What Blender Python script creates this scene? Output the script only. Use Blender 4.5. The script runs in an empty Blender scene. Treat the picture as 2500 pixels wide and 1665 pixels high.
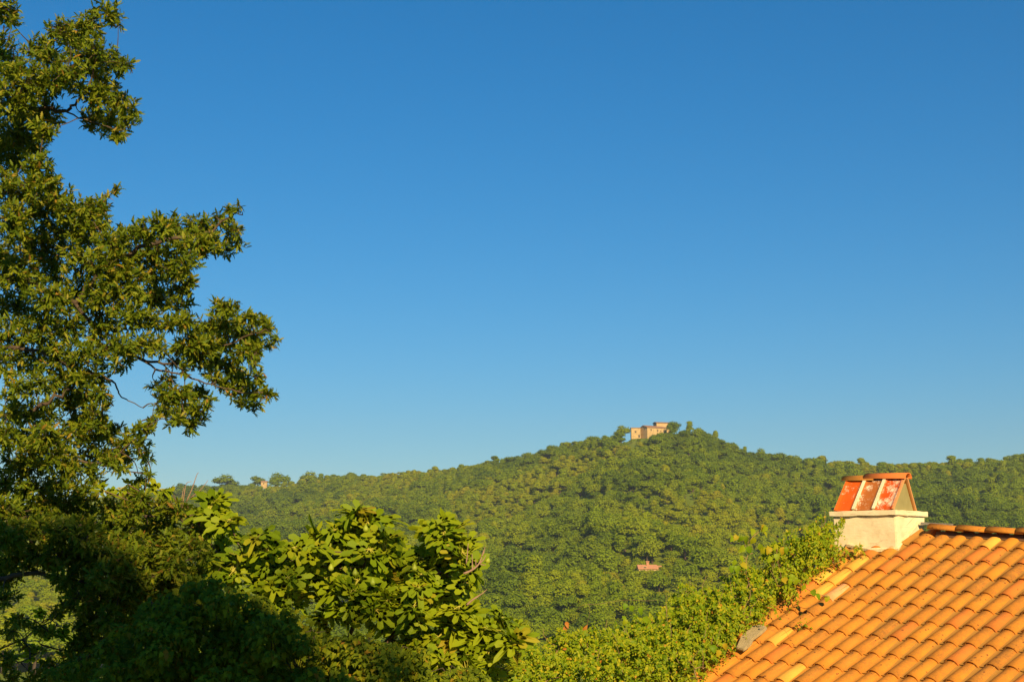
import bpy, bmesh, math, random
import numpy as np
from mathutils import Vector, Matrix

random.seed(7)
rng = np.random.default_rng(11)
scene = bpy.context.scene
COL = scene.collection

# ------------------------------------------------------------------ camera, sky, sun, exposure
PXW, PXH, FPX = 2500.0, 1665.0, 3472.0      # the photograph's frame; focal length in its pixels
EYE = 6.0                                    # eye height: an upstairs terrace
HORIZON = 1380.0
PITCH = math.atan((HORIZON - PXH / 2) / FPX)
CP, SP = math.cos(PITCH), math.sin(PITCH)

cam_d = bpy.data.cameras.new("camera")
cam = bpy.data.objects.new("camera", cam_d)
COL.objects.link(cam)
cam.location = (0, 0, EYE)
cam.rotation_euler = (math.pi / 2 + PITCH, 0, 0)
cam_d.sensor_width = 36.0
cam_d.lens = FPX / PXW * 36.0
cam_d.clip_start = 0.1
cam_d.clip_end = 20000
scene.camera = cam

SUN_AZ = math.radians(15)     # sun behind the camera, this far to the right
SUN_EL = math.radians(26)
SUN_STRENGTH = 5.0
SKY_STRENGTH = 0.064
HAZE = 0.00013

world = bpy.data.worlds.new("World")
scene.world = world
world.use_nodes = True
wn = world.node_tree
wn.nodes.clear()
w_out = wn.nodes.new("ShaderNodeOutputWorld")
w_bg = wn.nodes.new("ShaderNodeBackground")
w_sky = wn.nodes.new("ShaderNodeTexSky")
w_sky.sky_type = 'NISHITA'
w_sky.sun_disc = False
w_sky.sun_elevation = SUN_EL
w_sky.sun_rotation = math.pi - SUN_AZ
w_sky.altitude = 1200
w_sky.air_density = 1.6
w_sky.dust_density = 0.0
w_sky.ozone_density = 10.0
w_hsv = wn.nodes.new("ShaderNodeHueSaturation")
w_hsv.inputs["Hue"].default_value = 0.4945
w_hsv.inputs["Saturation"].default_value = 1.17
w_hsv.inputs["Value"].default_value = 1.0
wn.links.new(w_sky.outputs[0], w_hsv.inputs["Color"])
wn.links.new(w_hsv.outputs[0], w_bg.inputs["Color"])
w_bg.inputs["Strength"].default_value = SKY_STRENGTH
wn.links.new(w_bg.outputs[0], w_out.inputs["Surface"])

sun_d = bpy.data.lights.new("sun", 'SUN')
sun_d.energy = SUN_STRENGTH
sun_d.angle = math.radians(0.55)
sun_d.color = (1.0, 0.74, 0.38)
sun = bpy.data.objects.new("sun", sun_d)
COL.objects.link(sun)
SUN_DIR = Vector((math.sin(SUN_AZ) * math.cos(SUN_EL), -math.cos(SUN_AZ) * math.cos(SUN_EL), math.sin(SUN_EL)))
sun.rotation_euler = SUN_DIR.to_track_quat('Z', 'Y').to_euler()
sun.location = (20, -60, 60)

vs = scene.view_settings
vs.view_transform = 'Standard'
vs.look = 'None'
vs.gamma = 1.0
vs.use_curve_mapping = False
vs.exposure = 0.62
scene.cycles.use_denoising = True
scene.cycles.max_bounces = 8
scene.cycles.transparent_max_bounces = 8
scene.cycles.volume_bounces = 0


# ------------------------------------------------------------------ helpers
def ray(px, py):
    u = (px - PXW / 2) / FPX
    v = (PXH / 2 - py) / FPX
    return np.array([u, CP - v * SP, SP + v * CP])


def at(px, py, Y):
    d = ray(px, py)
    return np.array([0, 0, EYE]) + d * (Y / d[1])


def project(P):
    P = np.asarray(P, float) - np.array([0, 0, EYE])
    dep = P[..., 1] * CP + P[..., 2] * SP
    up = -P[..., 1] * SP + P[..., 2] * CP
    return PXW / 2 + P[..., 0] / dep * FPX, PXH / 2 - up / dep * FPX, dep


def tag(o, label=None, cat=None, group=None, kind=None):
    if label: o["label"] = label
    if cat: o["category"] = cat
    if group: o["group"] = group
    if kind: o["kind"] = kind
    return o


def empty(name, loc, label=None, cat=None, group=None):
    o = bpy.data.objects.new(name, None)
    o.empty_display_size = 0.3
    COL.objects.link(o)
    o.location = tuple(loc)
    return tag(o, label, cat, group)


def link_obj(name, me, parent=None, mat=None):
    o = bpy.data.objects.new(name, me)
    COL.objects.link(o)
    if mat is not None and not me.materials:
        me.materials.append(mat)
    if parent is not None:
        o.parent = parent
    return o


def world_origin(o):
    p = np.zeros(3)
    while o is not None:
        p += np.array(o.location)
        o = o.parent
    return p


def mesh_from(name, verts, faces, smooth=False):
    me = bpy.data.meshes.new(name)
    me.from_pydata([tuple(v) for v in verts], [], [tuple(f) for f in faces])
    me.update()
    if smooth:
        me.polygons.foreach_set("use_smooth", [True] * len(me.polygons))
    return me


def mesh_np(name, V, F, smooth=False):
    """V (n,3), F (m,k): one fast mesh of equal sized polygons."""
    me = bpy.data.meshes.new(name)
    V = np.ascontiguousarray(V, dtype=np.float32)
    F = np.ascontiguousarray(F, dtype=np.int32)
    m, k = F.shape
    me.vertices.add(len(V))
    me.vertices.foreach_set("co", V.ravel())
    me.loops.add(m * k)
    me.loops.foreach_set("vertex_index", F.ravel())
    me.polygons.add(m)
    me.polygons.foreach_set("loop_start", np.arange(0, m * k, k, dtype=np.int32))
    me.polygons.foreach_set("loop_total", np.full(m, k, dtype=np.int32))
    if smooth:
        me.polygons.foreach_set("use_smooth", np.ones(m, dtype=bool))
    me.update(calc_edges=True)
    return me


class MB:
    """collects boxes, prisms and tubes in world space, builds ONE mesh object"""
    def __init__(self):
        self.v, self.f = [], []

    def add(self, vs_, fs):
        b = len(self.v)
        self.v += [tuple(map(float, q)) for q in vs_]
        self.f += [tuple(i + b for i in f) for f in fs]

    def box(self, o, ex, ey, ez, x0, x1, y0, y1, z0, z1):
        o, ex, ey, ez = (np.asarray(q, float) for q in (o, ex, ey, ez))
        P = [o + ex * x + ey * y + ez * z for z in (z0, z1) for (x, y) in ((x0, y0), (x1, y0), (x1, y1), (x0, y1))]
        self.add(P, [(0, 3, 2, 1), (4, 5, 6, 7), (0, 1, 5, 4), (1, 2, 6, 5), (2, 3, 7, 6), (3, 0, 4, 7)])

    def poly_prism(self, pts, off):
        """extrude a polygon by a vector"""
        n = len(pts)
        off = np.asarray(off, float)
        P = [np.asarray(p, float) for p in pts]
        self.add(P + [p + off for p in P], [tuple(range(n))[::-1], tuple(range(n, 2 * n))] +
                 [(i, (i + 1) % n, n + (i + 1) % n, n + i) for i in range(n)])

    def tube(self, pts, rad, k=6):
        pts = [np.asarray(p, float) for p in pts]
        n = len(pts)
        if np.isscalar(rad):
            rad = [rad] * n
        ref = np.array([0.3, 0.2, 0.93])
        vv, ff = [], []
        for i, p in enumerate(pts):
            t = pts[min(i + 1, n - 1)] - pts[max(i - 1, 0)]
            t = t / (np.linalg.norm(t) + 1e-9)
            a = np.cross(t, ref)
            if np.linalg.norm(a) < 1e-3:
                a = np.cross(t, [1, 0, 0])
            a /= np.linalg.norm(a)
            b = np.cross(t, a)
            for j in range(k):
                an = 2 * math.pi * j / k
                vv.append(p + (a * math.cos(an) + b * math.sin(an)) * rad[i])
        for i in range(n - 1):
            for j in range(k):
                ff.append((i * k + j, i * k + (j + 1) % k, (i + 1) * k + (j + 1) % k, (i + 1) * k + j))
        ff.append(tuple(range(k))[::-1])
        ff.append(tuple((n - 1) * k + j for j in range(k)))
        self.add(vv, ff)

    def build(self, name, mat, parent=None, smooth=False):
        off = world_origin(parent) if parent is not None else np.zeros(3)
        me = mesh_from(name, np.array(self.v) - off, self.f, smooth)
        return link_obj(name, me, parent, mat)


def smooth_path(pts, n=4):
    pts = [np.asarray(p, float) for p in pts]
    if len(pts) < 3:
        return pts
    P = [2 * pts[0] - pts[1]] + pts + [2 * pts[-1] - pts[-2]]
    out = []
    for i in range(1, len(P) - 2):
        for t in np.linspace(0, 1, n, endpoint=False):
            a, b, c, d = P[i - 1], P[i], P[i + 1], P[i + 2]
            out.append(0.5 * (2 * b + (c - a) * t + (2 * a - 5 * b + 4 * c - d) * t * t + (3 * b - a - 3 * c + d) * t ** 3))
    out.append(pts[-1])
    return out


def unit(v):
    v = np.asarray(v, float)
    return v / (np.linalg.norm(v, axis=-1, keepdims=True) + 1e-9)


# ------------------------------------------------------------------ materials
def new_mat(name):
    m = bpy.data.materials.new(name)
    m.use_nodes = True
    nt = m.node_tree
    nt.nodes.clear()
    out = nt.nodes.new("ShaderNodeOutputMaterial")
    return m, nt, out


def N(nt, typ, **kw):
    n = nt.nodes.new(typ)
    for k, v in kw.items():
        setattr(n, k, v)
    return n


def ramp(nt, stops, fac):
    r = N(nt, "ShaderNodeValToRGB")
    el = r.color_ramp.elements
    while len(el) > 1:
        el.remove(el[-1])
    el[0].position = stops[0][0]
    el[0].color = (*stops[0][1], 1)
    for p, c in stops[1:]:
        e = el.new(p)
        e.color = (*c, 1)
    nt.links.new(fac, r.inputs["Fac"])
    return r.outputs["Color"]


def math_node(nt, op, a, b=None):
    n = N(nt, "ShaderNodeMath", operation=op)
    for i, q in enumerate((a, b)):
        if q is None:
            continue
        if isinstance(q, (int, float)):
            n.inputs[i].default_value = q
        else:
            nt.links.new(q, n.inputs[i])
    return n.outputs[0]


def mix_col(nt, fac, a, b, mode='MIX'):
    n = N(nt, "ShaderNodeMix", data_type='RGBA', blend_type=mode)
    if isinstance(fac, (int, float)):
        n.inputs[0].default_value = fac
    else:
        nt.links.new(fac, n.inputs[0])
    for s, q in ((6, a), (7, b)):
        if isinstance(q, tuple):
            n.inputs[s].default_value = (*q, 1)
        else:
            nt.links.new(q, n.inputs[s])
    return n.outputs[2]


def noise(nt, scale, detail=4, vec=None, rough=0.55):
    n = N(nt, "ShaderNodeTexNoise")
    n.inputs["Scale"].default_value = scale
    n.inputs["Detail"].default_value = detail
    n.inputs["Roughness"].default_value = rough
    if vec is not None:
        nt.links.new(vec, n.inputs["Vector"])
    return n.outputs["Fac"]


def leaf_mat(name, stops, trans=0.3, rough=0.5, tcol=(1.3, 1.25, 0.6), spec=0.12, per_tree=False):
    """leaf colour varies from leaf to leaf; part of the light shines through"""
    m, nt, out = new_mat(name)
    g = N(nt, "ShaderNodeNewGeometry")
    oi = N(nt, "ShaderNodeObjectInfo")
    if per_tree:     # a wood: each tree has its own tone, its leaves vary a little round it
        r = math_node(nt, 'ADD', math_node(nt, 'MULTIPLY', oi.outputs["Random"], 0.7), math_node(nt, 'MULTIPLY', g.outputs["Random Per Island"], 0.3))
    else:
        r = math_node(nt, 'FRACT', math_node(nt, 'ADD', g.outputs["Random Per Island"], oi.outputs["Random"]))
    col = ramp(nt, stops, r)
    p = N(nt, "ShaderNodeBsdfPrincipled")
    nt.links.new(col, p.inputs["Base Color"])
    p.inputs["Roughness"].default_value = rough
    p.inputs["Specular IOR Level"].default_value = spec
    t = N(nt, "ShaderNodeBsdfTranslucent")
    nt.links.new(mix_col(nt, 1.0, col, tcol, 'MULTIPLY'), t.inputs["Color"])
    mx = N(nt, "ShaderNodeMixShader")
    mx.inputs[0].default_value = trans
    nt.links.new(p.outputs[0], mx.inputs[1])
    nt.links.new(t.outputs[0], mx.inputs[2])
    nt.links.new(mx.outputs[0], out.inputs["Surface"])
    return m


def plain_mat(name, c0, c1, scale=6.0, rough=0.85, bump=0.2, bscale=None, detail=5, spec=0.3, stretch=None):
    m, nt, out = new_mat(name)
    tc = N(nt, "ShaderNodeTexCoord")
    vec = tc.outputs["Object"]
    if stretch:
        mp = N(nt, "ShaderNodeMapping")
        mp.inputs["Scale"].default_value = stretch
        nt.links.new(vec, mp.inputs["Vector"])
        vec = mp.outputs[0]
    f = noise(nt, scale, detail, vec)
    col = ramp(nt, [(0.3, c0), (0.7, c1)], f)
    p = N(nt, "ShaderNodeBsdfPrincipled")
    nt.links.new(col, p.inputs["Base Color"])
    p.inputs["Roughness"].default_value = rough
    p.inputs["Specular IOR Level"].default_value = spec
    if bump:
        b = N(nt, "ShaderNodeBump")
        b.inputs["Strength"].default_value = bump
        b.inputs["Distance"].default_value = 0.02
        nt.links.new(noise(nt, bscale or scale * 4, 4, vec), b.inputs["Height"])
        nt.links.new(b.outputs[0], p.inputs["Normal"])
    nt.links.new(p.outputs[0], out.inputs["Surface"])
    return m


def tile_mat(name, cA, cB, dirt=0.5, spots=0.0, dirtcol=(0.22, 0.105, 0.03)):
    """fired clay: colour shifts from tile to tile, brown lichen film gathering on one flank, dark spots"""
    m, nt, out = new_mat(name)
    tc = N(nt, "ShaderNodeTexCoord")
    oi = N(nt, "ShaderNodeObjectInfo")
    add = N(nt, "ShaderNodeVectorMath", operation='ADD')
    nt.links.new(tc.outputs["Object"], add.inputs[0])
    sc = N(nt, "ShaderNodeVectorMath", operation='SCALE')
    cmb = N(nt, "ShaderNodeCombineXYZ")
    for i in range(3):
        nt.links.new(oi.outputs["Random"], cmb.inputs[i])
    nt.links.new(cmb.outputs[0], sc.inputs[0])
    sc.inputs[3].default_value = 37.0
    nt.links.new(sc.outputs[0], add.inputs[1])
    vec = add.outputs[0]
    base = mix_col(nt, oi.outputs["Random"], cA, cB)
    f1 = noise(nt, 9, 4, vec)
    base = mix_col(nt, math_node(nt, 'MULTIPLY', f1, 0.5), base, tuple(0.8 * a for a in cA))
    # lichen film, patchy, where rain runs off the lower flank
    sep = N(nt, "ShaderNodeSeparateXYZ")
    nt.links.new(tc.outputs["Object"], sep.inputs[0])
    flank = N(nt, "ShaderNodeMapRange")
    flank.inputs[1].default_value = -0.02
    flank.inputs[2].default_value = 0.09
    nt.links.new(sep.outputs[0], flank.inputs[0])
    f2 = noise(nt, 16, 6, vec, 0.7)
    f3 = noise(nt, 90, 3, vec, 0.6)
    fm = math_node(nt, 'ADD', math_node(nt, 'MULTIPLY', f2, 0.6), math_node(nt, 'MULTIPLY', f3, 0.5))
    fm = math_node(nt, 'ADD', fm, math_node(nt, 'MULTIPLY', flank.outputs[0], 0.22))
    fm = math_node(nt, 'ADD', fm, math_node(nt, 'MULTIPLY', oi.outputs["Random"], 0.10))
    mr = N(nt, "ShaderNodeMapRange")
    mr.inputs[1].default_value = 0.56
    mr.inputs[2].default_value = 0.78
    nt.links.new(fm, mr.inputs[0])
    col = mix_col(nt, math_node(nt, 'MULTIPLY', mr.outputs[0], dirt), base, dirtcol)
    if spots:
        vo = N(nt, "ShaderNodeTexVoronoi")
        vo.inputs["Scale"].default_value = 17
        nt.links.new(vec, vo.inputs["Vector"])
        sp_ = math_node(nt, 'LESS_THAN', vo.outputs["Distance"], spots)
        gate = math_node(nt, 'GREATER_THAN', noise(nt, 5, 2, vec), 0.56)
        col = mix_col(nt, math_node(nt, 'MULTIPLY', math_node(nt, 'MULTIPLY', sp_, gate), 0.75), col, (0.10, 0.035, 0.02))
    p = N(nt, "ShaderNodeBsdfPrincipled")
    nt.links.new(col, p.inputs["Base Color"])
    p.inputs["Roughness"].default_value = 0.9
    p.inputs["Specular IOR Level"].default_value = 0.15
    b = N(nt, "ShaderNodeBump")
    b.inputs["Strength"].default_value = 0.35
    b.inputs["Distance"].default_value = 0.006
    nt.links.new(fm, b.inputs["Height"])
    nt.links.new(b.outputs[0], p.inputs["Normal"])
    nt.links.new(p.outputs[0], out.inputs["Surface"])
    return m


T_OR = tile_mat("clay_orange", (0.62, 0.245, 0.030), (0.55, 0.205, 0.028), 0.62, 0.18)
T_OR2 = tile_mat("clay_orange_mossy", (0.55, 0.225, 0.034), (0.48, 0.188, 0.029), 0.9, 0.2)
T_YE = tile_mat("clay_yellow", (0.80, 0.42, 0.07), (0.78, 0.38, 0.06), 0.25, 0.0)
T_RE = tile_mat("clay_red", (0.64, 0.205, 0.037), (0.60, 0.19, 0.034), 0.4, 0.2)
T_PI = tile_mat("clay_pale", (0.78, 0.40, 0.17), (0.76, 0.36, 0.14), 0.35, 0.0)
T_PAN = tile_mat("clay_pan", (0.58, 0.245, 0.036), (0.52, 0.21, 0.03), 0.6, 0.0, (0.24, 0.15, 0.04))
M_MORTAR = plain_mat("lime_mortar", (0.66, 0.53, 0.30), (0.78, 0.66, 0.40), 20, 0.95, 0.5)
M_DECK = plain_mat("roof_deck", (0.12, 0.07, 0.04), (0.18, 0.10, 0.06), 5)
M_WALL = plain_mat("house_plaster", (0.52, 0.42, 0.28), (0.62, 0.50, 0.34), 3, 0.9, 0.2)
M_BARK = plain_mat("oak_bark", (0.05, 0.036, 0.025), (0.12, 0.085, 0.055), 14, 0.95, 0.6, 30, stretch=(1, 1, 0.3))
M_FIGBARK = plain_mat("fig_bark", (0.09, 0.06, 0.04), (0.17, 0.11, 0.075), 12, 0.9, 0.3)
M_DEADWOOD = plain_mat("dead_wood", (0.24, 0.15, 0.10), (0.36, 0.23, 0.15), 20, 0.9, 0.3)
M_PETIOLE = plain_mat("leaf_stalk", (0.38, 0.36, 0.05), (0.48, 0.42, 0.07), 8, 0.6, 0)
M_STEM = plain_mat("vine_stem", (0.22, 0.14, 0.07), (0.34, 0.22, 0.10), 12, 0.8, 0.2)
M_STONE = plain_mat("grey_stone", (0.30, 0.235, 0.12), (0.46, 0.36, 0.19), 18, 0.95, 0.6)
M_SLATE = plain_mat("grey_slate", (0.15, 0.14, 0.12), (0.22, 0.20, 0.17), 8, 0.8, 0.3)
M_GLASSDARK = plain_mat("dark_opening", (0.02, 0.018, 0.015), (0.035, 0.03, 0.025), 3, 0.4, 0)
M_FARSTONE = plain_mat("far_stone_wall", (0.38, 0.265, 0.115), (0.55, 0.40, 0.195), 0.6, 0.95, 0.4, 3, detail=8)
M_FARROOF = plain_mat("far_roof_tiles", (0.27, 0.15, 0.09), (0.36, 0.21, 0.13), 1.5, 0.9, 0.3)
M_PINKROOF = plain_mat("far_pink_roof", (0.42, 0.20, 0.105), (0.52, 0.26, 0.14), 1.2, 0.9, 0.3)
M_SHUTTER = plain_mat("wood_shutter", (0.10, 0.06, 0.03), (0.15, 0.09, 0.05), 6, 0.7, 0.2)

LEAF_OAK = leaf_mat("oak_leaf", [(0.0, (0.070, 0.120, 0.008)), (0.45, (0.135, 0.190, 0.010)), (0.85, (0.225, 0.255, 0.014)), (0.97, (0.30, 0.26, 0.03)), (1.0, (0.34, 0.17, 0.03))], 0.34, 0.5)
LEAF_FIG = leaf_mat("fig_leaf", [(0.0, (0.17, 0.26, 0.008)), (0.5, (0.25, 0.33, 0.010)), (0.96, (0.33, 0.37, 0.012)), (1.0, (0.38, 0.30, 0.02))], 0.40, 0.5)
LEAF_IVY = leaf_mat("ivy_leaf", [(0.0, (0.085, 0.130, 0.010)), (0.6, (0.165, 0.215, 0.012)), (0.93, (0.27, 0.28, 0.012)), (1.0, (0.30, 0.16, 0.02))], 0.32, 0.5, spec=0.05)
LEAF_CREEP = leaf_mat("creeper_leaf", [(0.0, (0.10, 0.19, 0.006)), (0.4, (0.22, 0.30, 0.008)), (0.9, (0.34, 0.37, 0.010)), (0.97, (0.50, 0.42, 0.02)), (1.0, (0.46, 0.16, 0.02))], 0.40, 0.45)
LEAF_VINE = leaf_mat("grape_leaf", [(0.0, (0.14, 0.26, 0.007)), (0.5, (0.25, 0.34, 0.01)), (0.9, (0.36, 0.38, 0.012)), (1.0, (0.46, 0.32, 0.02))], 0.42, 0.45)
LEAF_RUST = leaf_mat("rusty_leaf", [(0.0, (0.42, 0.13, 0.03)), (1.0, (0.50, 0.20, 0.03))], 0.3, 0.5)
HILL_LEAF = [
    leaf_mat("wood_dark_leaf", [(0.0, (0.106, 0.171, 0.0063)), (0.5, (0.168, 0.250, 0.0081)), (1.0, (0.225, 0.296, 0.0090))], 0.42, 0.6, per_tree=True),
    leaf_mat("wood_green_leaf", [(0.0, (0.175, 0.264, 0.0054)), (0.5, (0.244, 0.330, 0.0063)), (1.0, (0.306, 0.361, 0.0081))], 0.42, 0.6, per_tree=True),
    leaf_mat("wood_yellow_leaf", [(0.0, (0.244, 0.330, 0.0045)), (0.5, (0.319, 0.376, 0.0054)), (0.88, (0.375, 0.382, 0.0090)), (1.0, (0.413, 0.330, 0.0270))], 0.42, 0.6, per_tree=True),
]


# ------------------------------------------------------------------ terrain: near ground, valley, wooded hill
# px, tree-top line of the skyline in the photograph, distance of that skyline
SKYL = np.array([
    (-600, 1260, 1500), (0, 1235, 1450), (255, 1213, 1420), (361, 1201, 1400), (457, 1192, 1380), (531, 1186, 1360), (600, 1185, 1340),
    (690, 1177, 1320), (722, 1176, 1310), (765, 1163, 1300), (850, 1156, 1270), (956, 1153, 1240), (1062, 1146, 1200), (1115, 1139, 1180),
    (1168, 1131, 1160), (1221, 1121, 1140), (1274, 1111, 1120), (1327, 1099, 1100), (1381, 1090, 1070), (1423, 1079, 1050), (1451, 1064, 1030), (1485, 1058, 1010),
    (1519, 1055, 1000), (1534, 1058, 1000), (1542, 1046, 1000), (1632, 1045, 1000), (1650, 1050, 1000), (1674, 1045, 1000), (1706, 1044, 1000), (1731, 1060, 1005), (1769, 1071, 1010), (1788, 1084, 1015), (1812, 1102, 1020), (1837, 1107, 1025),
    (1912, 1113, 1030), (1965, 1118, 1040), (2018, 1123, 1045), (2124, 1130, 1050), (2230, 1129, 1050), (2336, 1125, 1050), (2443, 1120, 1050),
    (2500, 1114, 1050), (3200, 1090, 1050)], float)
TREE_H = 7.0
Y0, PY0 = 400.0, 1640.0


def sky_py(px):
    return np.interp(px, SKYL[:, 0], SKYL[:, 1]) + TREE_H * FPX / np.interp(px, SKYL[:, 0], SKYL[:, 2])


def sky_y(px):
    return np.interp(px, SKYL[:, 0], SKYL[:, 2])


def elev(py, Y):
    """height of a point at depth Y seen at image row py"""
    v = (PXH / 2 - py) / FPX
    return EYE + Y * (SP + v * CP) / (CP - v * SP)


def smooth01(t):
    t = np.clip(t, 0, 1)
    return t * t * (3 - 2 * t)


def front_height(px, Y):
    ys, pys = sky_y(px), sky_py(px)
    s = np.clip(np.log(np.maximum(Y, Y0) / Y0) / np.log(ys / Y0), 0, 1)
    g = s ** 0.95
    py = PY0 + (pys - PY0) * g
    bump = 5.0 * np.sin(px * 0.0061 + Y * 0.012) * np.sin(Y * 0.021 + px * 0.0022 + 1.0) + 2.5 * np.sin(px * 0.017 + Y * 0.031)
    z = elev(py, np.minimum(np.maximum(Y, Y0), ys)) + bump * np.sin(np.pi * np.clip(s, 0, 1)) ** 1.0
    zb = elev(PY0, Y0)
    near = np.where(Y < 30, 0.0, zb * smooth01((Y - 30) / (Y0 - 80)))
    z = np.where(Y < Y0, np.minimum(near, 0) + 0 * z, z)
    z = np.where(Y > ys, np.maximum(z - 0.30 * (Y - ys), -35), z)
    return z


def terrain_z(x, y):
    x, y = np.asarray(x, float), np.asarray(y, float)
    yy = np.maximum(y, 1e-3)
    px = 1250 + FPX * x / np.maximum(yy * CP, 1e-3)
    pxc = np.clip(px, -600, 3200)
    z = front_height(pxc, np.where(y > 0, np.maximum(np.hypot(x, y) * 0.4 + yy * 0.6, yy), 0.0) if False else yy)
    w = smooth01((yy - np.abs(x) * 0.45) / (yy * 0.35 + 5.0))
    return np.where(y > 0, z * w, 0.0)


def build_ground():
    ang = np.concatenate([np.linspace(-32, 32, 220), np.linspace(32, 328, 75)[1:-1]])
    rad = np.concatenate([np.linspace(0.5, 40, 14), np.linspace(48, 400, 40), np.linspace(406, 1560, 190), np.linspace(1600, 2600, 20), [3200, 4500, 8000]])
    A = np.radians(ang)
    X = rad[:, None] * np.sin(A)[None]
    Y = rad[:, None] * np.cos(A)[None]
    Z = terrain_z(X, Y)
    V = np.stack([X, Y, Z], -1).reshape(-1, 3)
    nr, na = X.shape
    i = np.arange(nr - 1)[:, None]
    j = np.arange(na)[None]
    j2 = (j + 1) % na
    F = np.stack([i * na + j, i * na + j2, (i + 1) * na + j2, (i + 1) * na + j], -1).reshape(-1, 4)[:, ::-1]
    m, nt, out = new_mat("hill_ground")
    tc = N(nt, "ShaderNodeTexCoord")
    f = noise(nt, 0.02, 6, tc.outputs["Object"])
    f2 = noise(nt, 0.35, 5, tc.outputs["Object"])
    c = ramp(nt, [(0.30, (0.10, 0.15, 0.012)), (0.52, (0.15, 0.20, 0.016)), (0.68, (0.20, 0.22, 0.03)), (0.84, (0.30, 0.22, 0.08))],
             math_node(nt, 'ADD', math_node(nt, 'MULTIPLY', f, 0.55), math_node(nt, 'MULTIPLY', f2, 0.45)))
    p = N(nt, "ShaderNodeBsdfPrincipled")
    p.inputs["Roughness"].default_value = 0.95
    p.inputs["Specular IOR Level"].default_value = 0.1
    nt.links.new(c, p.inputs["Base Color"])
    nt.links.new(p.outputs[0], out.inputs["Surface"])
    me = mesh_np("hill", V, F, True)
    o = link_obj("hill", me, None, m)
    tag(o, "ground falling into the valley and rising to the wooded hill", None, None, "structure")


build_ground()

# ------------------------------------------------------------------ the wood on the hill
def tree_mesh(name, kind, seed, nlobe, leaf, count, mat, trunkmat):
    """a crown of many leaf-clump faces round several lobes, on a tapered trunk with limbs; height about 1"""
    r = np.random.default_rng(seed)
    lobes = []
    for k in range(nlobe):
        a = r.uniform(0, 2 * math.pi)
        rr = 0.27 * math.sqrt(r.uniform(0, 1))
        if kind == 'tall':
            z = r.uniform(0.35, 0.92)
            rr *= (1.15 - z) * 0.9
            s = r.uniform(0.11, 0.17)
        elif kind == 'dome':
            z = 0.26 + 0.50 * r.uniform(0, 1) * (1 - rr * 1.2)
            s = r.uniform(0.15, 0.22)
        else:
            z = 0.34 + 0.46 * r.uniform(0, 1) * (1 - rr * 1.6)
            s = r.uniform(0.14, 0.22)
        lobes.append((rr * math.cos(a), rr * math.sin(a), z, s))
    P, Nn = [], []
    for k in range(count):
        lx, ly, lz, s = lobes[r.integers(nlobe)]
        d = r.normal(size=3)
        d /= np.linalg.norm(d)
        if d[2] < -0.35:
            d[2] *= -0.6
        q = np.array([lx, ly, lz]) + d * s * (r.uniform(0.55, 1.08)) * np.array([1, 1, 0.85])
        P.append(q)
        Nn.append(d)
    P, Nn = np.array(P), np.array(Nn)
    nrm = unit(Nn + 0.42 * r.normal(size=P.shape) + np.array([0, 0, 0.35]))
    t = unit(np.cross(nrm, r.normal(size=P.shape)))
    b = np.cross(nrm, t)
    sz = leaf * r.uniform(0.55, 1.3, (count, 1))
    V = np.stack([P - t * sz - b * sz * .45, P + t * sz * .25 - b * sz * .7, P + t * sz * 1.1 + b * sz * .1, P - t * sz * .1 + b * sz * .75], 1)
    vv = V.reshape(-1, 3)
    ff = np.arange(count * 4).reshape(-1, 4)
    mb = MB()
    mb.tube([(0, 0, -0.12), (0.01, 0, 0.2), (0.0, 0.01, 0.5), (0, 0, 0.7)], [0.035, 0.026, 0.017, 0.006], 5)
    for k in range(5):
        lx, ly, lz, s = lobes[k]
        mb.tube([(0, 0, 0.28 + 0.05 * k), (lx * .5, ly * .5, 0.36 + 0.5 * (lz - .36)), (lx, ly, lz)], [0.014, 0.009, 0.004], 4)
    tv, tf = np.array(mb.v), mb.f
    crown = mesh_np(name + "_crown", vv, ff)
    crown.materials.append(mat)
    trunk = mesh_from(name + "_trunk", tv, tf)
    trunk.materials.append(trunkmat)
    both = bpy.data.meshes.new(name)
    both.from_pydata([tuple(q) for q in vv] + [tuple(q) for q in tv], [], [tuple(f) for f in ff.tolist()] + [tuple(i + len(vv) for i in f) for f in tf])
    both.materials.append(mat)
    both.materials.append(trunkmat)
    mi = np.zeros(len(both.polygons), dtype=np.int32)
    mi[len(ff):] = 1
    both.polygons.foreach_set("material_index", mi)
    both.update()
    return crown, trunk, both


TREES = []
_spec = [('round', 3, 16, 0), ('round', 5, 20, 0), ('round', 8, 18, 1), ('round', 9, 22, 1), ('tall', 12, 18, 1), ('round', 15, 18, 2), ('tall', 21, 16, 2), ('dome', 25, 14, 0), ('dome', 31, 16, 1), ('dome', 37, 15, 0)]
for k, (kind, seed, nl, mi) in enumerate(_spec):
    TREES.append((tree_mesh("wood_tree_%s" % "abcdefghij"[k], kind, seed, nl, 0.030, 2600, HILL_LEAF[mi], M_BARK), mi))


def xy_at(px, Y):
    return (px - 1250) / FPX * Y * CP * 1.0


# castle sits at px 1540..1632; keep a clearing in front of it, and round the small houses
def clearing(px, Y, py):
    h = np.ones_like(px)
    in_castle = (px > 1534) & (px < 1650) & (Y > 985)
    h = np.where(in_castle, 0.0, h)
    slope = (px > 1536) & (px < 1616) & (Y > 955) & (Y <= 988)
    h = np.where(slope, 0.30, h)
    return h


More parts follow.
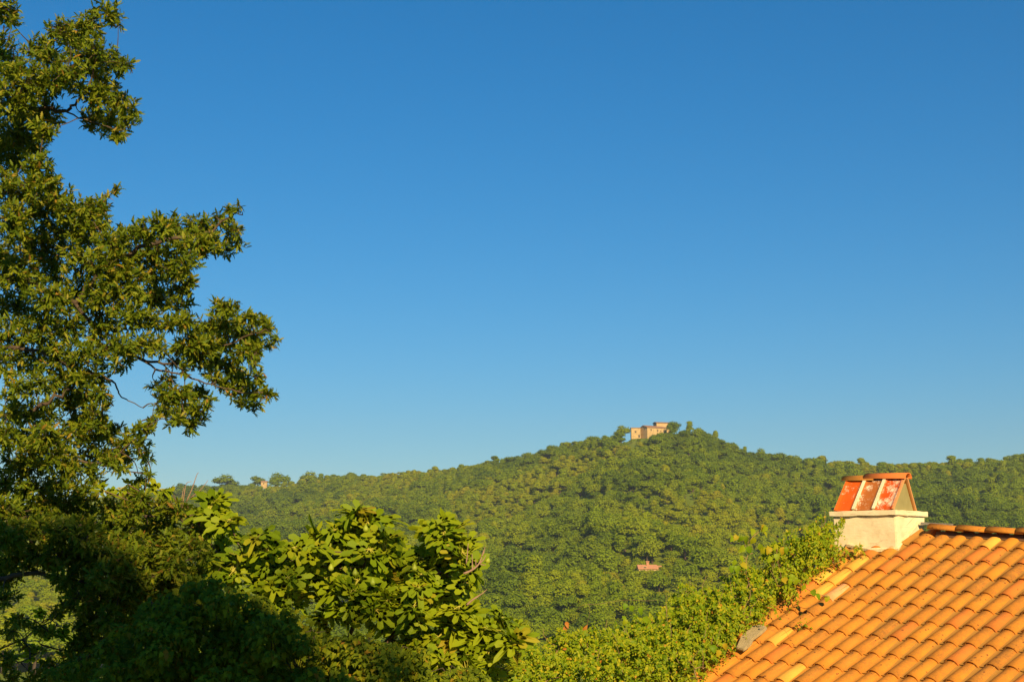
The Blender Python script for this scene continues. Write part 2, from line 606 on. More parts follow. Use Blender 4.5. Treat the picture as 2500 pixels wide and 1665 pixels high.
gx, gy, gs, gr, gk = [], [], [], [], []
Yc = 395.0
while Yc < 1560:
    step = 6.0 + 0.0012 * (Yc - 400)
    half = 0.40 * Yc + 30
    xs = np.arange(-half, half, step)
    xs = xs + rng.uniform(-0.46, 0.46, len(xs)) * step
    ys_ = Yc + rng.uniform(-0.5, 0.5, len(xs)) * step
    gx.append(xs)
    gy.append(ys_)
    Yc += step
gx, gy = np.concatenate(gx), np.concatenate(gy)
gpx = 1250 + FPX * gx / (gy * CP)
keep = gy < sky_y(gpx) + 45
gx, gy, gpx = gx[keep], gy[keep], gpx[keep]
gz = terrain_z(gx, gy)
ph = np.clip(8.3 + 2.6 * rng.normal(size=len(gx)) + 1.6 * np.sin(gx * .031 + 2) * np.sin(gy * .027), 3.8, 15.0)
# patches of the wood: yellower scrub and darker oak stands
patch = 1.1 * np.sin(gx * 0.019 + gy * 0.007 + 1.3) + np.sin(gx * 0.034 - gy * 0.013 + .6) + 0.8 * np.sin(gy * 0.028 + gx * 0.011) + rng.normal(size=len(gx)) * 0.55
kind = np.where(patch > 0.75, 2, np.where(patch > -0.7, 1, 0))
ph = np.where(kind == 2, ph * 0.74, np.where(kind == 0, ph * 1.12, ph * .95))
sel = np.array([0] * len(gx))
choices = {0: [0, 1, 7, 9], 1: [2, 3, 4, 8], 2: [5, 6]}
for q in range(len(gx)):
    sel[q] = choices[int(kind[q])][rng.integers(len(choices[int(kind[q])]))]
_, gpy, _ = project(np.stack([gx, gy, gz], -1))
h_fac = clearing(gpx, gy, gpy)
nearsky = gy > sky_y(gpx) - 25
ph = np.where(nearsky, np.clip(ph, 6.0, 9.5), ph)
ph = ph * h_fac
# red roofed house and ridge house clearings
RED = (1588.0, 1391.0)


def depth_on_hill(px, py):
    Ys = np.linspace(402, float(sky_y(px)), 4000)
    X = (px - 1250) / FPX * Ys * CP
    Z = terrain_z(X, Ys)
    _, p, _ = project(np.stack([X, Ys, Z], -1))
    k = int(np.argmin(np.abs(p - py)))
    return Ys[k], Z[k]


RED_Y, RED_Z = depth_on_hill(RED[0], RED[1] + 14)
rx_ = (gpx > 1548) & (gpx < 1632) & (gy > RED_Y - 16) & (gy < RED_Y + 9)
ph = np.where(rx_ & (gy < RED_Y - 5), np.clip(ph, 5.6, 6.6), ph)
ph = np.where(rx_ & (gy >= RED_Y - 5) & (gy < RED_Y + 7), 0, ph)
rr_ = (gpx > 632) & (gpx < 658) & (gy > sky_y(gpx) - 45) & (gy < sky_y(gpx) + 2)
ph = np.where(rr_, 0, ph)
gap = np.zeros_like(ph, bool)
for c in (1515, 1648, 1700, 1752, 545, 626, 684, 1868):
    gap |= (np.abs(gpx - c) < 13) & (gy > sky_y(gpx) - 12)
ph = np.where(gap, 0, ph)
ok = ph > 0.5
gx, gy, gz, gpx, gpy, ph, sel, kind = (a[ok] for a in (gx, gy, gz, gpx, gpy, ph, sel, kind))
rotz = rng.uniform(0, 6.28, len(gx))
wide = rng.uniform(0.95, 1.35, len(gx)) * np.where(kind == 2, 1.22, 1.0) * np.where(gy > sky_y(gpx) - 25, 1.3, 1.0)

# the 300 that show largest become trees of their own
show = ph / gy
vis = (gpx > 540) & (gpx < 1900) & (gpy > 1180) & (gpy < 1545) & ~((gpx < 1130) & (gpy > 1330)) & ~((gpx < 760) & (gpy > 1250))
score = np.where(vis, show, -1)
order = np.argsort(-score)
N_SINGLE = 286
single = np.zeros(len(gx), bool)
single[order[:N_SINGLE]] = True

KINDS_ = {0: "dark green bushy tree", 1: "mid green leafy tree", 2: "yellowish green small tree"}


def wood_label(px, py, k):
    if px < 1010: w = "above the top of the fig tree"
    elif px < 1210: w = "beside the bare twigs of the fig tree"
    elif px < 1390: w = "between the fig tree and the creeper mound"
    elif px < 1520: w = "below and before the pink roofed house"
    elif px < 1670: w = "around the pink roofed house"
    elif px < 1790: w = "behind the grapevine shoots"
    else: w = "beyond the creeper near the chimney"
    w = ("high on the slope " if py < 1340 else "in the wood ") + w
    return "%s %s" % (KINDS_[k], w), "%ss %s" % (KINDS_[k], w)


def put_tree(x, y, z, h, w, rz, idx, label, group, name="woodland_tree", cat="tree"):
    (crown, trunk, both), mi = TREES[idx]
    e = empty(name, (x, y, z), label, cat, group)
    for nm, me in (("crown", crown), ("trunk", trunk)):
        o = link_obj(nm, me, e)
        o.scale = (h * w, h * w, h)
        o.rotation_euler = (0, 0, rz)
    return e


for q in np.where(single)[0]:
    lb, gp = wood_label(gpx[q], gpy[q], int(kind[q]))
    put_tree(gx[q], gy[q], gz[q], ph[q] * 1.12, wide[q], rotz[q], int(sel[q]), lb, gp)

# trees on the skyline that can be told apart: px, top row, crown width px, height m, mesh, label
SKY_TREES = [
    (1520, 1028, 1066, 44, 8, "round lone tree on the summit beside the flat roofed wing of the stone farmhouse"),
    (1651, 1014, 1058, 42, 9, "tall dark round tree against the tower end of the hilltop farmhouse"),
    (1690, 1026, 1056, 32, 4, "pointed tree on the summit next along from the dark round farmhouse tree"),
    (1722, 1045, 1066, 22, 5, "small yellow green tree standing on the skyline just below the hilltop"),
    (1754, 1049, 1082, 30, 6, "pointed yellowish tree on the shoulder where the hilltop drops away"),
    (1869, 1085, 1122, 40, 8, "lone round tree with a visible trunk on the saddle below the hilltop"),
    (1826, 1088, 1114, 20, 4, "slim tree beside the lone round tree on the saddle"),
    (548, 1149, 1188, 72, 8, "broad domed tree on the far ridge next to a pair of ridge trees"),
    (624, 1152, 1186, 46, 9, "dark half of the pair of trees flanking the tiny ridge house"),
    (673, 1142, 1186, 58, 8, "paler taller half of the pair of trees flanking the tiny ridge house"),
    (757, 1141, 1182, 64, 8, "wide yellowish tree on the far ridge beside a gap of sky"),
    (1352, 1076, 1108, 44, 9, "domed dark tree on the rising skyline"),
]
for (px, top, bot, wpx, idx, lb) in SKY_TREES:
    Y = float(sky_y(px)) - 4.0
    x = (px - 1250) / FPX * Y * CP
    bot = bot + .22 * (bot - top)
    hh = (bot - top) * Y / FPX
    z = elev(bot, Y) - hh * 0.05
    put_tree(x, Y, z, hh, wpx * Y / FPX / hh / 0.80, rng.uniform(0, 6.28), idx, lb, None, "ridge_tree")

# all the other trees of the wood: one mass
coll_src = bpy.data.collections.new("wood_sources")
for k, ((crown, trunk, both), mi) in enumerate(TREES):
    coll_src.objects.link(bpy.data.objects.new("wood_source_%s" % "abcdefghij"[k], both))
rest = ~single
pts = np.stack([gx, gy, gz], -1)[rest]
me = bpy.data.meshes.new("forest")
me.vertices.add(len(pts))
me.vertices.foreach_set("co", pts.astype(np.float32).ravel())
for nm, typ, dat in (("rz", 'FLOAT', rotz[rest]), ("hh", 'FLOAT', ph[rest] * 1.12), ("ww", 'FLOAT', wide[rest])):
    a = me.attributes.new(nm, typ, 'POINT')
    a.data.foreach_set("value", dat.astype(np.float32))
a = me.attributes.new("kk", 'INT', 'POINT')
a.data.foreach_set("value", sel[rest].astype(np.int32))
me.update()
forest = link_obj("forest", me)
tag(forest, "dense green wood covering the whole hill up to the ridge", "wood", None, "stuff")
ng = bpy.data.node_groups.new("forest_scatter", 'GeometryNodeTree')
ng.interface.new_socket("Geometry", in_out='INPUT', socket_type='NodeSocketGeometry')
ng.interface.new_socket("Geometry", in_out='OUTPUT', socket_type='NodeSocketGeometry')
gi = ng.nodes.new("NodeGroupInput")
go = ng.nodes.new("NodeGroupOutput")
ci = ng.nodes.new("GeometryNodeCollectionInfo")
ci.inputs["Collection"].default_value = coll_src
ci.inputs["Separate Children"].default_value = True
ci.inputs["Reset Children"].default_value = True
iop = ng.nodes.new("GeometryNodeInstanceOnPoints")
iop.inputs["Pick Instance"].default_value = True


def attr(nm, typ):
    n = ng.nodes.new("GeometryNodeInputNamedAttribute")
    n.data_type = typ
    n.inputs["Name"].default_value = nm
    return [o for o in n.outputs if o.enabled][0]


ng.links.new(gi.outputs[0], iop.inputs["Points"])
ng.links.new(ci.outputs[0], iop.inputs["Instance"])
ng.links.new(attr("kk", 'INT'), iop.inputs["Instance Index"])
c1 = ng.nodes.new("ShaderNodeCombineXYZ")
ng.links.new(attr("rz", 'FLOAT'), c1.inputs[2])
ng.links.new(c1.outputs[0], iop.inputs["Rotation"])
c2 = ng.nodes.new("ShaderNodeCombineXYZ")
mm = ng.nodes.new("ShaderNodeMath")
mm.operation = 'MULTIPLY'
ng.links.new(attr("hh", 'FLOAT'), mm.inputs[0])
ng.links.new(attr("ww", 'FLOAT'), mm.inputs[1])
ng.links.new(mm.outputs[0], c2.inputs[0])
ng.links.new(mm.outputs[0], c2.inputs[1])
ng.links.new(attr("hh", 'FLOAT'), c2.inputs[2])
ng.links.new(c2.outputs[0], iop.inputs["Scale"])
ng.links.new(iop.outputs[0], go.inputs[0])
md = forest.modifiers.new("scatter", 'NODES')
md.node_group = ng


# ------------------------------------------------------------------ far buildings
def wall_window(parent, o, ex, ey, ez, x, z, w, h, out=0.06):
    """opening set in a wall lying in ex/ez, outward = -ey : stone surround with a dark recessed pane"""
    w, h = w * 1.3, h * 1.2
    t = 0.16
    m = MB()
    m.box(o, ex, ey, ez, x - w / 2 - t, x + w / 2 + t, -out, 0.2, z + h, z + h + t)
    m.box(o, ex, ey, ez, x - w / 2 - t, x + w / 2 + t, -out, 0.2, z - t, z)
    m.box(o, ex, ey, ez, x - w / 2 - t, x - w / 2, -out, 0.2, z, z + h)
    m.box(o, ex, ey, ez, x + w / 2, x + w / 2 + t, -out, 0.2, z, z + h)
    f = m.build("window", M_FARSTONE, parent)
    p = MB()
    p.box(o, ex, ey, ez, x - w / 2, x + w / 2, -0.02, 0.1, z, z + h)
    off = MB()
    pane = p.build("pane", M_GLASSDARK, parent)
    pane.parent = f
    return f


def gable_house(parent, o, ex, ey, L, W, H, RH, wallm, roofm, over=0.5, th=0.25, wall="wall", roof="roof"):
    """ridge along ex; o = front corner on the ground, ey points to the back"""
    ez = np.array([0, 0, 1.0])
    o, ex, ey = map(lambda q: np.asarray(q, float), (o, ex, ey))
    m = MB()
    prof = [o - ez * 3, o + ey * W - ez * 3, o + ey * W + ez * H, o + ey * W / 2 + ez * (H + RH), o + ez * H]
    m.poly_prism(prof, ex * L)
    m.build(wall, wallm, parent)
    r = MB()
    k = over * RH / (W / 2)
    a = [o - ey * over + ez * (H - k + 0.03), o + ey * W / 2 + ez * (H + RH + 0.03), o + ey * (W + over) + ez * (H - k + 0.03),
         o + ey * (W + over) + ez * (H - k + th), o + ey * W / 2 + ez * (H + RH + th * 1.2), o - ey * over + ez * (H - k + th)]
    a = [p - ex * over for p in a]
    r.poly_prism(a, ex * (L + 2 * over))
    return r.build(roof, roofm, parent)


EZ = np.array([0, 0, 1.0])
CY = 1000.0
mpp = CY / FPX                                      # metres per photo pixel at the hilltop
cz = elev(1068, CY)
# long wing: front wall from px 1566(corner) .. 1631, gable side px 1549..1566
cor = at(1580.5, 1067, CY)
cor[2] = cz
b = math.radians(28)
ex = np.array([math.cos(b), math.sin(b), 0])
ey = np.array([-math.sin(b), math.cos(b), 0])
castle = empty("stone_farmhouse", (cor[0], cor[1], cz), "pale stone farmhouse with a raised tower block on the wooded hilltop", "farmhouse")
H1 = (1068 - 1042) * mpp
gable_house(castle, cor, ex, ey, 16.5, 9.2, H1 - 0.2, 1.5, M_FARSTONE, M_FARROOF, 0.5)
for (px, py, w, h) in ((1590.5, 1047, 0.6, 1.1), (1607.5, 1048.5, 0.6, 1.2), (1615.5, 1049.5, 0.5, 0.6), (1627, 1052, 0.9, 1.7), (1595, 1062, 0.8, 1.5), (1610, 1060, 0.6, 0.9)):
    x = (px - 1580.5) * mpp / math.cos(b)
    z = (1068 - py) * mpp - h
    wall_window(castle, cor, ex, ey, EZ, x, max(z, 0.3), w, h)
# gable end window
wall_window(castle, cor + ey * 9.2, -ey, ex, EZ, 9.2 - (1580.5 - 1575) * mpp / math.sin(b), (1068 - 1046) * mpp - 0.5, 0.6, 0.6)
# flat roofed wing at the gable end
ann = at(1541.5, 1068, CY + 3)
ann[2] = cz
m = MB()
AH = (1068 - 1043.5) * mpp
m.box(ann, (1, 0, 0), (0, 1, 0), EZ, 0, 22.5 * mpp, 0, 7, -3, AH)
m.build("wing_wall", M_FARSTONE, castle)
m = MB()
m.box(ann, (1, 0, 0), (0, 1, 0), EZ, -0.4, 22.0 * mpp, -0.4, 7.4, AH, AH + 0.28)
m.build("wing_roof", M_FARROOF, castle)
wall_window(castle, ann, np.array([1., 0, 0]), np.array([0, 1., 0]), EZ, 10.5 * mpp, (1068 - 1053.5) * mpp - 0.4, 0.8, 0.95)
wall_window(castle, ann, np.array([1., 0, 0]), np.array([0, 1., 0]), EZ, 19.0 * mpp, 0.3, 0.8, 1.6)
# tower block behind
tw = at(1603.5, 1068, CY + 9)
tw[2] = cz
tb = math.radians(14)
tex = np.array([math.cos(tb), math.sin(tb), 0])
tey = np.array([-math.sin(tb), math.cos(tb), 0])
TH = (1068 - 1029.5) * mpp * 1.01
m = MB()
m.box(tw, tex, tey, EZ, 0, 10.5, 0, 7, -3, TH)
m.build("tower_wall", M_FARSTONE, castle)
m = MB()
m.poly_prism([tw - tey * .5 + EZ * (TH + .02) - tex * .5, tw + tey * 3.5 + EZ * (TH + .75) - tex * .5, tw + tey * 7.5 + EZ * (TH + .02) - tex * .5,
              tw + tey * 7.5 + EZ * (TH + .28) - tex * .5, tw + tey * 3.5 + EZ * (TH + 1.05) - tex * .5, tw - tey * .5 + EZ * (TH + .28) - tex * .5], tex * 11.5)
m.build("tower_roof", M_FARROOF, castle)
# bare earth bank below the front wall
m = MB()
m.tube([at(1584, 1070, 993), at(1597, 1071.5, 992), at(1612, 1069, 993)], [0.6, 1.1, 0.5], 8)
o = m.build("earth_bank", plain_mat("bare_earth", (0.30, 0.17, 0.07), (0.40, 0.24, 0.10), 0.8, 0.95, 0.3), None)
tag(o, "bare brown earth bank below the farmhouse front wall", None, None, "structure")

# small house with the pinkish red roof low on the slope
rm = RED_Y / FPX
rh_o = at(1560, RED[1] - 2, RED_Y)
rh = empty("hillside_house", rh_o, "small house with pinkish red roof and chimney among trees on the slope", "house")
gable_house(rh, rh_o, np.array([1., 0.05, 0]), np.array([-0.05, 1., 0]), 43 * rm, 4.6, 0.2, 1.25, M_FARSTONE, M_PINKROOF, 0.4)
gable_house(rh, rh_o + np.array([43 * rm + .05, 0.4, 0]), np.array([1., 0.05, 0]), np.array([-0.05, 1., 0]), 12 * rm, 4.0, .2, 0.9, M_FARSTONE, M_PINKROOF, 0.3, wall="wing_wall", roof="wing_roof")
m = MB()
co = rh_o + np.array([22 * rm, 1.9, 0.75])
m.box(co, (1, 0, 0), (0, 1, 0), EZ, -.5, .5, -.5, .5, -1, 2.0)
m.box(co, (1, 0, 0), (0, 1, 0), EZ, -.68, .68, -.68, .68, 2.0, 2.35)
m.build("chimney", M_PINKROOF, rh)
wall_window(rh, rh_o, np.array([1., 0.05, 0]), np.array([-0.05, 1., 0]), EZ, 15 * rm, 0.0, 0.8, 0.7)
# tiny house on the far ridge
TY = float(sky_y(645)) - 8
to = at(637, 1184, TY)
th_ = empty("ridge_house", to, "tiny pale house half hidden between two trees on the far ridge", "house")
gable_house(th_, to, np.array([1., 0, 0]), np.array([0, 1., 0]), 5.5, 4.0, 2.9, 0.9, M_FARSTONE, M_FARROOF, 0.3)
wall_window(th_, to, np.array([1., 0, 0]), np.array([0, 1., 0]), EZ, 2.6, 0.9, 0.8, 0.9)

# ------------------------------------------------------------------ the tiled house
P0 = np.array([4.82276, 17.22276, 0.27675 + EYE])    # lower end of the tile in column 0, course 0 (top of its curve)
R = np.array([0.1595, -0.13798, -0.01189])           # one column along the ridge
D = np.array([-0.25699, -0.16558, -0.15933])         # one course down the slope
LR, LD = np.linalg.norm(R), np.linalg.norm(D)
NRM = unit(np.cross(R, -D))
if NRM[2] < 0:
    NRM = -NRM
DU = D / LD
TX = unit(np.cross(DU, NRM)) * -1.0                  # across a tile, towards +R
if TX @ R < 0:
    TX = -TX
TILE_H = 0.070
PB = P0 - NRM * TILE_H                                # roof bed below the tile crowns


def roof_pt(i, j, h=0.0):
    return PB + R * i + D * j + NRM * h


def plane_hit(px, py, h=0.0):
    d = ray(px, py)
    o = PB + NRM * h - np.array([0, 0, EYE])
    t = (o @ NRM) / (d @ NRM)
    return np.array([0, 0, EYE]) + d * t


I0, I1, J0, J1 = -4.5, 24.5, -0.95, 15.0
rbase = roof_pt(4, 6)
house = empty("tiled_house", (rbase[0], rbase[1], 0.0), "house with an orange barrel tile roof and whitewashed chimney rising past the vines", "house")
hb = np.array([rbase[0], rbase[1], 0.0])
m = MB()
m.poly_prism([roof_pt(I0, J0, -.03), roof_pt(I1, J0, -.03), roof_pt(I1, J1, -.03), roof_pt(I0, J1, -.03)], NRM * -0.13)
# far slope beyond the ridge
RHZ = np.array([R[0], R[1], 0]); RHZ /= np.linalg.norm(RHZ)
UPH = np.array([-RHZ[1], RHZ[0], 0])                  # horizontal, up the slope and on to the far side
if UPH[1] < 0:
    UPH = -UPH
rd0, rd1 = roof_pt(I0, J0, -.03), roof_pt(I1, J0, -.03)
BK = UPH * 4.6 + EZ * -2.5
m.poly_prism([rd0 + UPH * .02, rd0 + BK, rd1 + BK, rd1 + UPH * .02], np.array([0, 0, -0.14]))
roof = m.build("roof", M_DECK, house)
wm = MB()
a0, a1, b0, b1 = roof_pt(I0 + .3, J1 - 1, -.2), roof_pt(I1, J1 - 1, -.2), rd0 + BK * .92 - EZ * .2 + RHZ * .06, rd1 + BK * .92 - EZ * .2


def vwall(p, q, th=0.3):
    d_ = unit(np.array([q[0] - p[0], q[1] - p[1], 0]))
    n_ = np.array([-d_[1], d_[0], 0]) * th
    P = [np.array([p[0], p[1], -0.2]), np.array([q[0], q[1], -0.2]), q, p]
    wm.poly_prism(P, n_)


rdm = rd0 + RHZ * .06 - EZ * .2
vwall(a0, a1)
vwall(a0 - 0 * EZ, rdm)
vwall(rdm, b0)
vwall(b1, b0)
wm.build("wall", M_WALL, house)


# --- barrel tiles
def barrel(L, a0_, h0, a1_, h1, seg=10, th=0.014, over=0.0):
    """cover tile, local y = down the slope (0 = upper end .. L), z up; wider at the lower end"""
    V, F = [], []
    ny = 3
    for sgn in (0, 1):
        for iy in range(ny):
            t = iy / (ny - 1)
            a = a0_ + (a1_ - a0_) * t - th * sgn
            h = h0 + (h1 - h0) * t - th * sgn
            for k in range(seg + 1):
                an = math.pi * (1 - k / seg)
                V.append((a * math.cos(an), L * t, h * math.sin(an) ** 0.9 if math.sin(an) > 0 else 0.0))
    n = (seg + 1) * ny
    for iy in range(ny - 1):
        for k in range(seg):
            p = iy * (seg + 1) + k
            F.append((p, p + 1, p + seg + 2, p + seg + 1))
            q = n + p
            F.append((q, q + seg + 1, q + seg + 2, q + 1))
    for iy in (0, ny - 1):
        for k in range(seg):
            p = iy * (seg + 1) + k
            f = (p, p + 1, n + p + 1, n + p)
            F.append(f if iy else f[::-1])
    for k in (0, seg):
        for iy in range(ny - 1):
            p, q = iy * (seg + 1) + k, (iy + 1) * (seg + 1) + k
            F.append((p, q, n + q, n + p))
    return V, F


TL = LD * 1.24
tv, tf = barrel(TL, 0.074, 0.057, 0.088, 0.070)
tile_meshes = {}
for nm, mt in (("orange", T_OR), ("mossy", T_OR2), ("yellow", T_YE), ("red", T_RE), ("pale", T_PI)):
    me = mesh_from("cover_tile_" + nm, tv, tf, True)
    me.materials.append(mt)
    tile_meshes[nm] = me
SPECIAL = {(4, 0): "yellow", (-3, 3): "yellow", (-2, 3): "yellow", (-2, 2): "yellow", (-2, 4): "yellow", (-1, 4): "pale", (-1, 7): "yellow",
           (2, 9): "yellow", (0, 1): "red", (4, 1): "red", (5, 1): "red", (7, 5): "red", (9, 5): "red", (0, 2): "red", (-3, 4): "red", (-3, 1): "yellow", (-2, 1): "red", (1, 7): "mossy"}
PIECE_LABEL = {"yellow": "fresher yellow roof tile", "pale": "pale salmon roof tile", "red": "redder roof tile"}


def tile_frame(i, j, jit=True):
    low = roof_pt(i, j)
    lift = 0.017
    dl = unit(DU * TL - NRM * -0.0 + NRM * (lift * 0.9))
    x = unit(TX + (NRM * random.uniform(-.045, .045) + DU * random.uniform(-.022, .022) if jit else 0))
    z = unit(np.cross(x, dl))
    if z @ NRM < 0:
        z = -z
    x = unit(np.cross(dl, z))
    up = low - dl * TL + (NRM * random.uniform(0, .005) + TX * random.uniform(-.006, .006) + DU * random.uniform(-.008, .008) if jit else 0)
    Mx = Matrix(((x[0], dl[0], z[0], up[0]), (x[1], dl[1], z[1], up[1]), (x[2], dl[2], z[2], up[2]), (0, 0, 0, 1)))
    return Mx


# chimney footprint keeps the tiles out of the stack itself
seen, unseen = [], []
for i in range(-4, 25):
    for j in range(0, 16):
        if i < 0 and j < 1:
            continue
        if i == -4 and j < 7:
            continue
        mid = roof_pt(i, j - .4, .05)
        u, v, dep = project(mid)
        (seen if (u < 2535 and v < 1695) else unseen).append((i, j))
off_roof = Matrix.Translation(Vector(hb))
for (i, j) in seen:
    k = SPECIAL.get((i, j))
    if k is None:
        q = random.random()
        k = "orange" if q < .52 else ("mossy" if q < .86 else ("red" if q < .93 else "orange"))
    o = link_obj("roof_tile", tile_meshes[k], roof)
    o.matrix_basis = off_roof.inverted() @ tile_frame(i, j)
    if k in PIECE_LABEL and (i, j) in SPECIAL:
        o["label"] = PIECE_LABEL[k]
V, F = [], []
for (i, j) in unseen:
    Mx = tile_frame(i, j)
    bse = len(V)
    V += [tuple(Mx @ Vector(q) - Vector(hb)) for q in tv]
    F += [tuple(q + bse for q in f) for f in tf]
o = link_obj("cover_tiles", mesh_from("cover_tiles", V, F, True), roof, T_OR)
o["kind"] = "stuff"
# pan tiles lying hollow side up between the covers
V, F = [], []
for i in range(-5, 25):
    for j in range(0, 16):
        if i < -1 and j < 1:
            continue
        c = roof_pt(i + .5, j, 0.0)
        up_, lo_ = c - DU * LD * 1.15, c
        bse = len(V)
        for (q, lift, a) in ((up_, 0.000, 0.060), (lo_, 0.014, 0.066)):
            for k in range(7):
                an = math.pi * k / 6
                V.append(tuple(q + TX * (-a * math.cos(an)) + NRM * (0.044 + lift - 0.036 * math.sin(an)) - hb))
        for k in range(6):
            F.append((bse + k, bse + k + 1, bse + 7 + k + 1, bse + 7 + k))
o = link_obj("pan_tiles", mesh_from("pan_tiles", V, F, True), roof, T_PAN)
o["kind"] = "stuff"
# ridge tiles
rv, rf = barrel(0.45, 0.104, 0.060, 0.116, 0.072, 10, 0.015)
ridge_me = mesh_from("ridge_tile", rv, rf, True)
ridge_me.materials.append(T_OR)
rd_pt = roof_pt(0.35, -0.92, 0.066)
RU = R / LR
for k in range(0, 15):
    lo = rd_pt + RU * (0.36 * (k + 1) + .03)
    zax = unit(np.array([0, 0, 1.0]) - RU * RU[2] + UPH * 0.0)
    yv = unit(-RU + zax * (0.028 + random.uniform(-.01, .01)))
    z = unit(np.cross(np.cross(yv, zax), yv))
    if z[2] < 0:
        z = -z
    x = np.cross(yv, z)
    Mx = Matrix(((x[0], yv[0], z[0], lo[0]), (x[1], yv[1], z[1], lo[1]), (x[2], yv[2], z[2], lo[2]), (0, 0, 0, 1)))
    o = link_obj("ridge_tile", ridge_me, roof)
    o.matrix_basis = off_roof.inverted() @ Mx
# mortar bed under the ridge tiles, coloured dark as the shaded gap
m = MB()
m.tube([rd_pt + RU * .02 - EZ * 0.055, rd_pt + RU * 5.4 - EZ * 0.055], 0.05, 8)
o = m.build("mortar_gap_shade", M_DECK, roof)

# --- chimney
Cb = plane_hit(2188.5, 1340, 0.03)
e1, e2 = -RHZ, UPH                                    # along the ridge to the gable end, and up the slope


def zrow(P, py):
    """height above P's foot of image row py at P's distance"""
    return elev(py, P[1]) - P[2]


Z_L0, Z_L1 = zrow(Cb, 1257.5), zrow(Cb, 1243.5)
CWID, CDEP = 0.83, 0.80


def plaster(name, lines=True):
    m_, nt, out = new_mat(name)
    tc = N(nt, "ShaderNodeTexCoord")
    f = noise(nt, 5, 6, tc.outputs["Object"])
    col = ramp(nt, [(0.25, (0.60, 0.47, 0.28)), (0.42, (0.75, 0.63, 0.40)), (0.7, (0.82, 0.73, 0.49))], f)
    mp = N(nt, "ShaderNodeMapping")
    mp.inputs["Scale"].default_value = (2.2, 2.2, 26)
    nt.links.new(tc.outputs["Object"], mp.inputs["Vector"])
    f2 = noise(nt, 1.6, 6, mp.outputs[0], 0.7)
    cr = N(nt, "ShaderNodeMapRange")
    cr.inputs[1].default_value = 0.60
    cr.inputs[2].default_value = 0.70
    nt.links.new(f2, cr.inputs[0])
    col = mix_col(nt, math_node(nt, 'MULTIPLY', cr.outputs[0], 0.55), col, (0.42, 0.22, 0.11))
    p = N(nt, "ShaderNodeBsdfPrincipled")
    nt.links.new(col, p.inputs["Base Color"])
    p.inputs["Roughness"].default_value = 0.92
    p.inputs["Specular IOR Level"].default_value = 0.15
    bp = N(nt, "ShaderNodeBump")
    bp.inputs["Strength"].default_value = 0.3
    bp.inputs["Distance"].default_value = 0.012
    nt.links.new(math_node(nt, 'ADD', math_node(nt, 'MULTIPLY', f2, 0.7), noise(nt, 22, 4, tc.outputs["Object"])), bp.inputs["Height"])
    nt.links.new(bp.outputs[0], p.inputs["Normal"])
    nt.links.new(p.outputs[0], out.inputs["Surface"])
    return m_


def wobbly(o, amp=0.006, cuts=7, bev=0.012, seed=1):
    """hand-plastered look: bevelled, subdivided and slightly uneven"""
    bm = bmesh.new()
    bm.from_mesh(o.data)
    bmesh.ops.recalc_face_normals(bm, faces=bm.faces)
    bmesh.ops.bevel(bm, geom=list(bm.edges), offset=bev, segments=2, affect='EDGES')
    bmesh.ops.subdivide_edges(bm, edges=[e for e in bm.edges if e.calc_length() > 0.1], cuts=cuts, use_grid_fill=True)
    r = np.random.default_rng(seed)
    ph_ = r.uniform(0, 6, 6)
    for v in bm.verts:
        c = v.co
        s = amp * (math.sin(c.x * 17 + ph_[0]) * math.sin(c.z * 21 + ph_[1]) + math.sin(c.y * 26 + ph_[2] + c.z * 9) + .6 * math.sin(c.x * 41 + c.z * 37 + ph_[3]))
        v.co = c + v.normal * s
    bm.to_mesh(o.data)
    bm.free()
    o.data.polygons.foreach_set("use_smooth", [True] * len(o.data.polygons))
    o.data.set_sharp_from_angle(angle=math.radians(28))


M_PLASTER = plaster("white_plaster")


def paint_mat(name, orange, amount, seed):
    """red-orange limewash worn away to white plaster"""
    m_, nt, out = new_mat(name)
    tc = N(nt, "ShaderNodeTexCoord")
    mp = N(nt, "ShaderNodeMapping")
    mp.inputs["Location"].default_value = (seed * 3.1, seed * 1.7, seed)
    mp.inputs["Scale"].default_value = (1.0, 1.0, 0.42)
    nt.links.new(tc.outputs["Object"], mp.inputs["Vector"])
    f = noise(nt, 9, 8, mp.outputs[0], 0.72)
    f2 = noise(nt, 60, 4, mp.outputs[0], 0.6)
    ff = math_node(nt, 'ADD', math_node(nt, 'MULTIPLY', f, 0.75), math_node(nt, 'MULTIPLY', f2, 0.25))
    mr = N(nt, "ShaderNodeMapRange")
    mr.inputs[1].default_value = amount - 0.05
    mr.inputs[2].default_value = amount + 0.05
    nt.links.new(ff, mr.inputs[0])
    tint = mix_col(nt, noise(nt, 14, 3, mp.outputs[0]), orange, tuple(0.72 * c for c in orange))
    col = mix_col(nt, mr.outputs[0], tint, (0.74, 0.60, 0.42))
    p = N(nt, "ShaderNodeBsdfPrincipled")
    nt.links.new(col, p.inputs["Base Color"])
    p.inputs["Roughness"].default_value = 0.9
    p.inputs["Specular IOR Level"].default_value = 0.15
    bp = N(nt, "ShaderNodeBump")
    bp.inputs["Strength"].default_value = 0.4
    bp.inputs["Distance"].default_value = 0.01
    nt.links.new(ff, bp.inputs["Height"])
    nt.links.new(bp.outputs[0], p.inputs["Normal"])
    nt.links.new(p.outputs[0], out.inputs["Surface"])
    return m_


m = MB()
m.box(Cb, e1, e2, EZ, 0, CWID, 0, CDEP, -1.0, Z_L0)
chim = m.build("chimney", M_PLASTER, house)
wobbly(chim, 0.004, 8, 0.008, 3)
m = MB()
m.box(Cb, e1, e2, EZ, -0.03, CWID + 0.04, -0.035, CDEP + 0.05, Z_L0, Z_L1 - .004)
ledge = m.build("ledge", M_PLASTER, house)
ledge.parent = chim
wobbly(ledge, 0.003, 8, 0.006, 9)
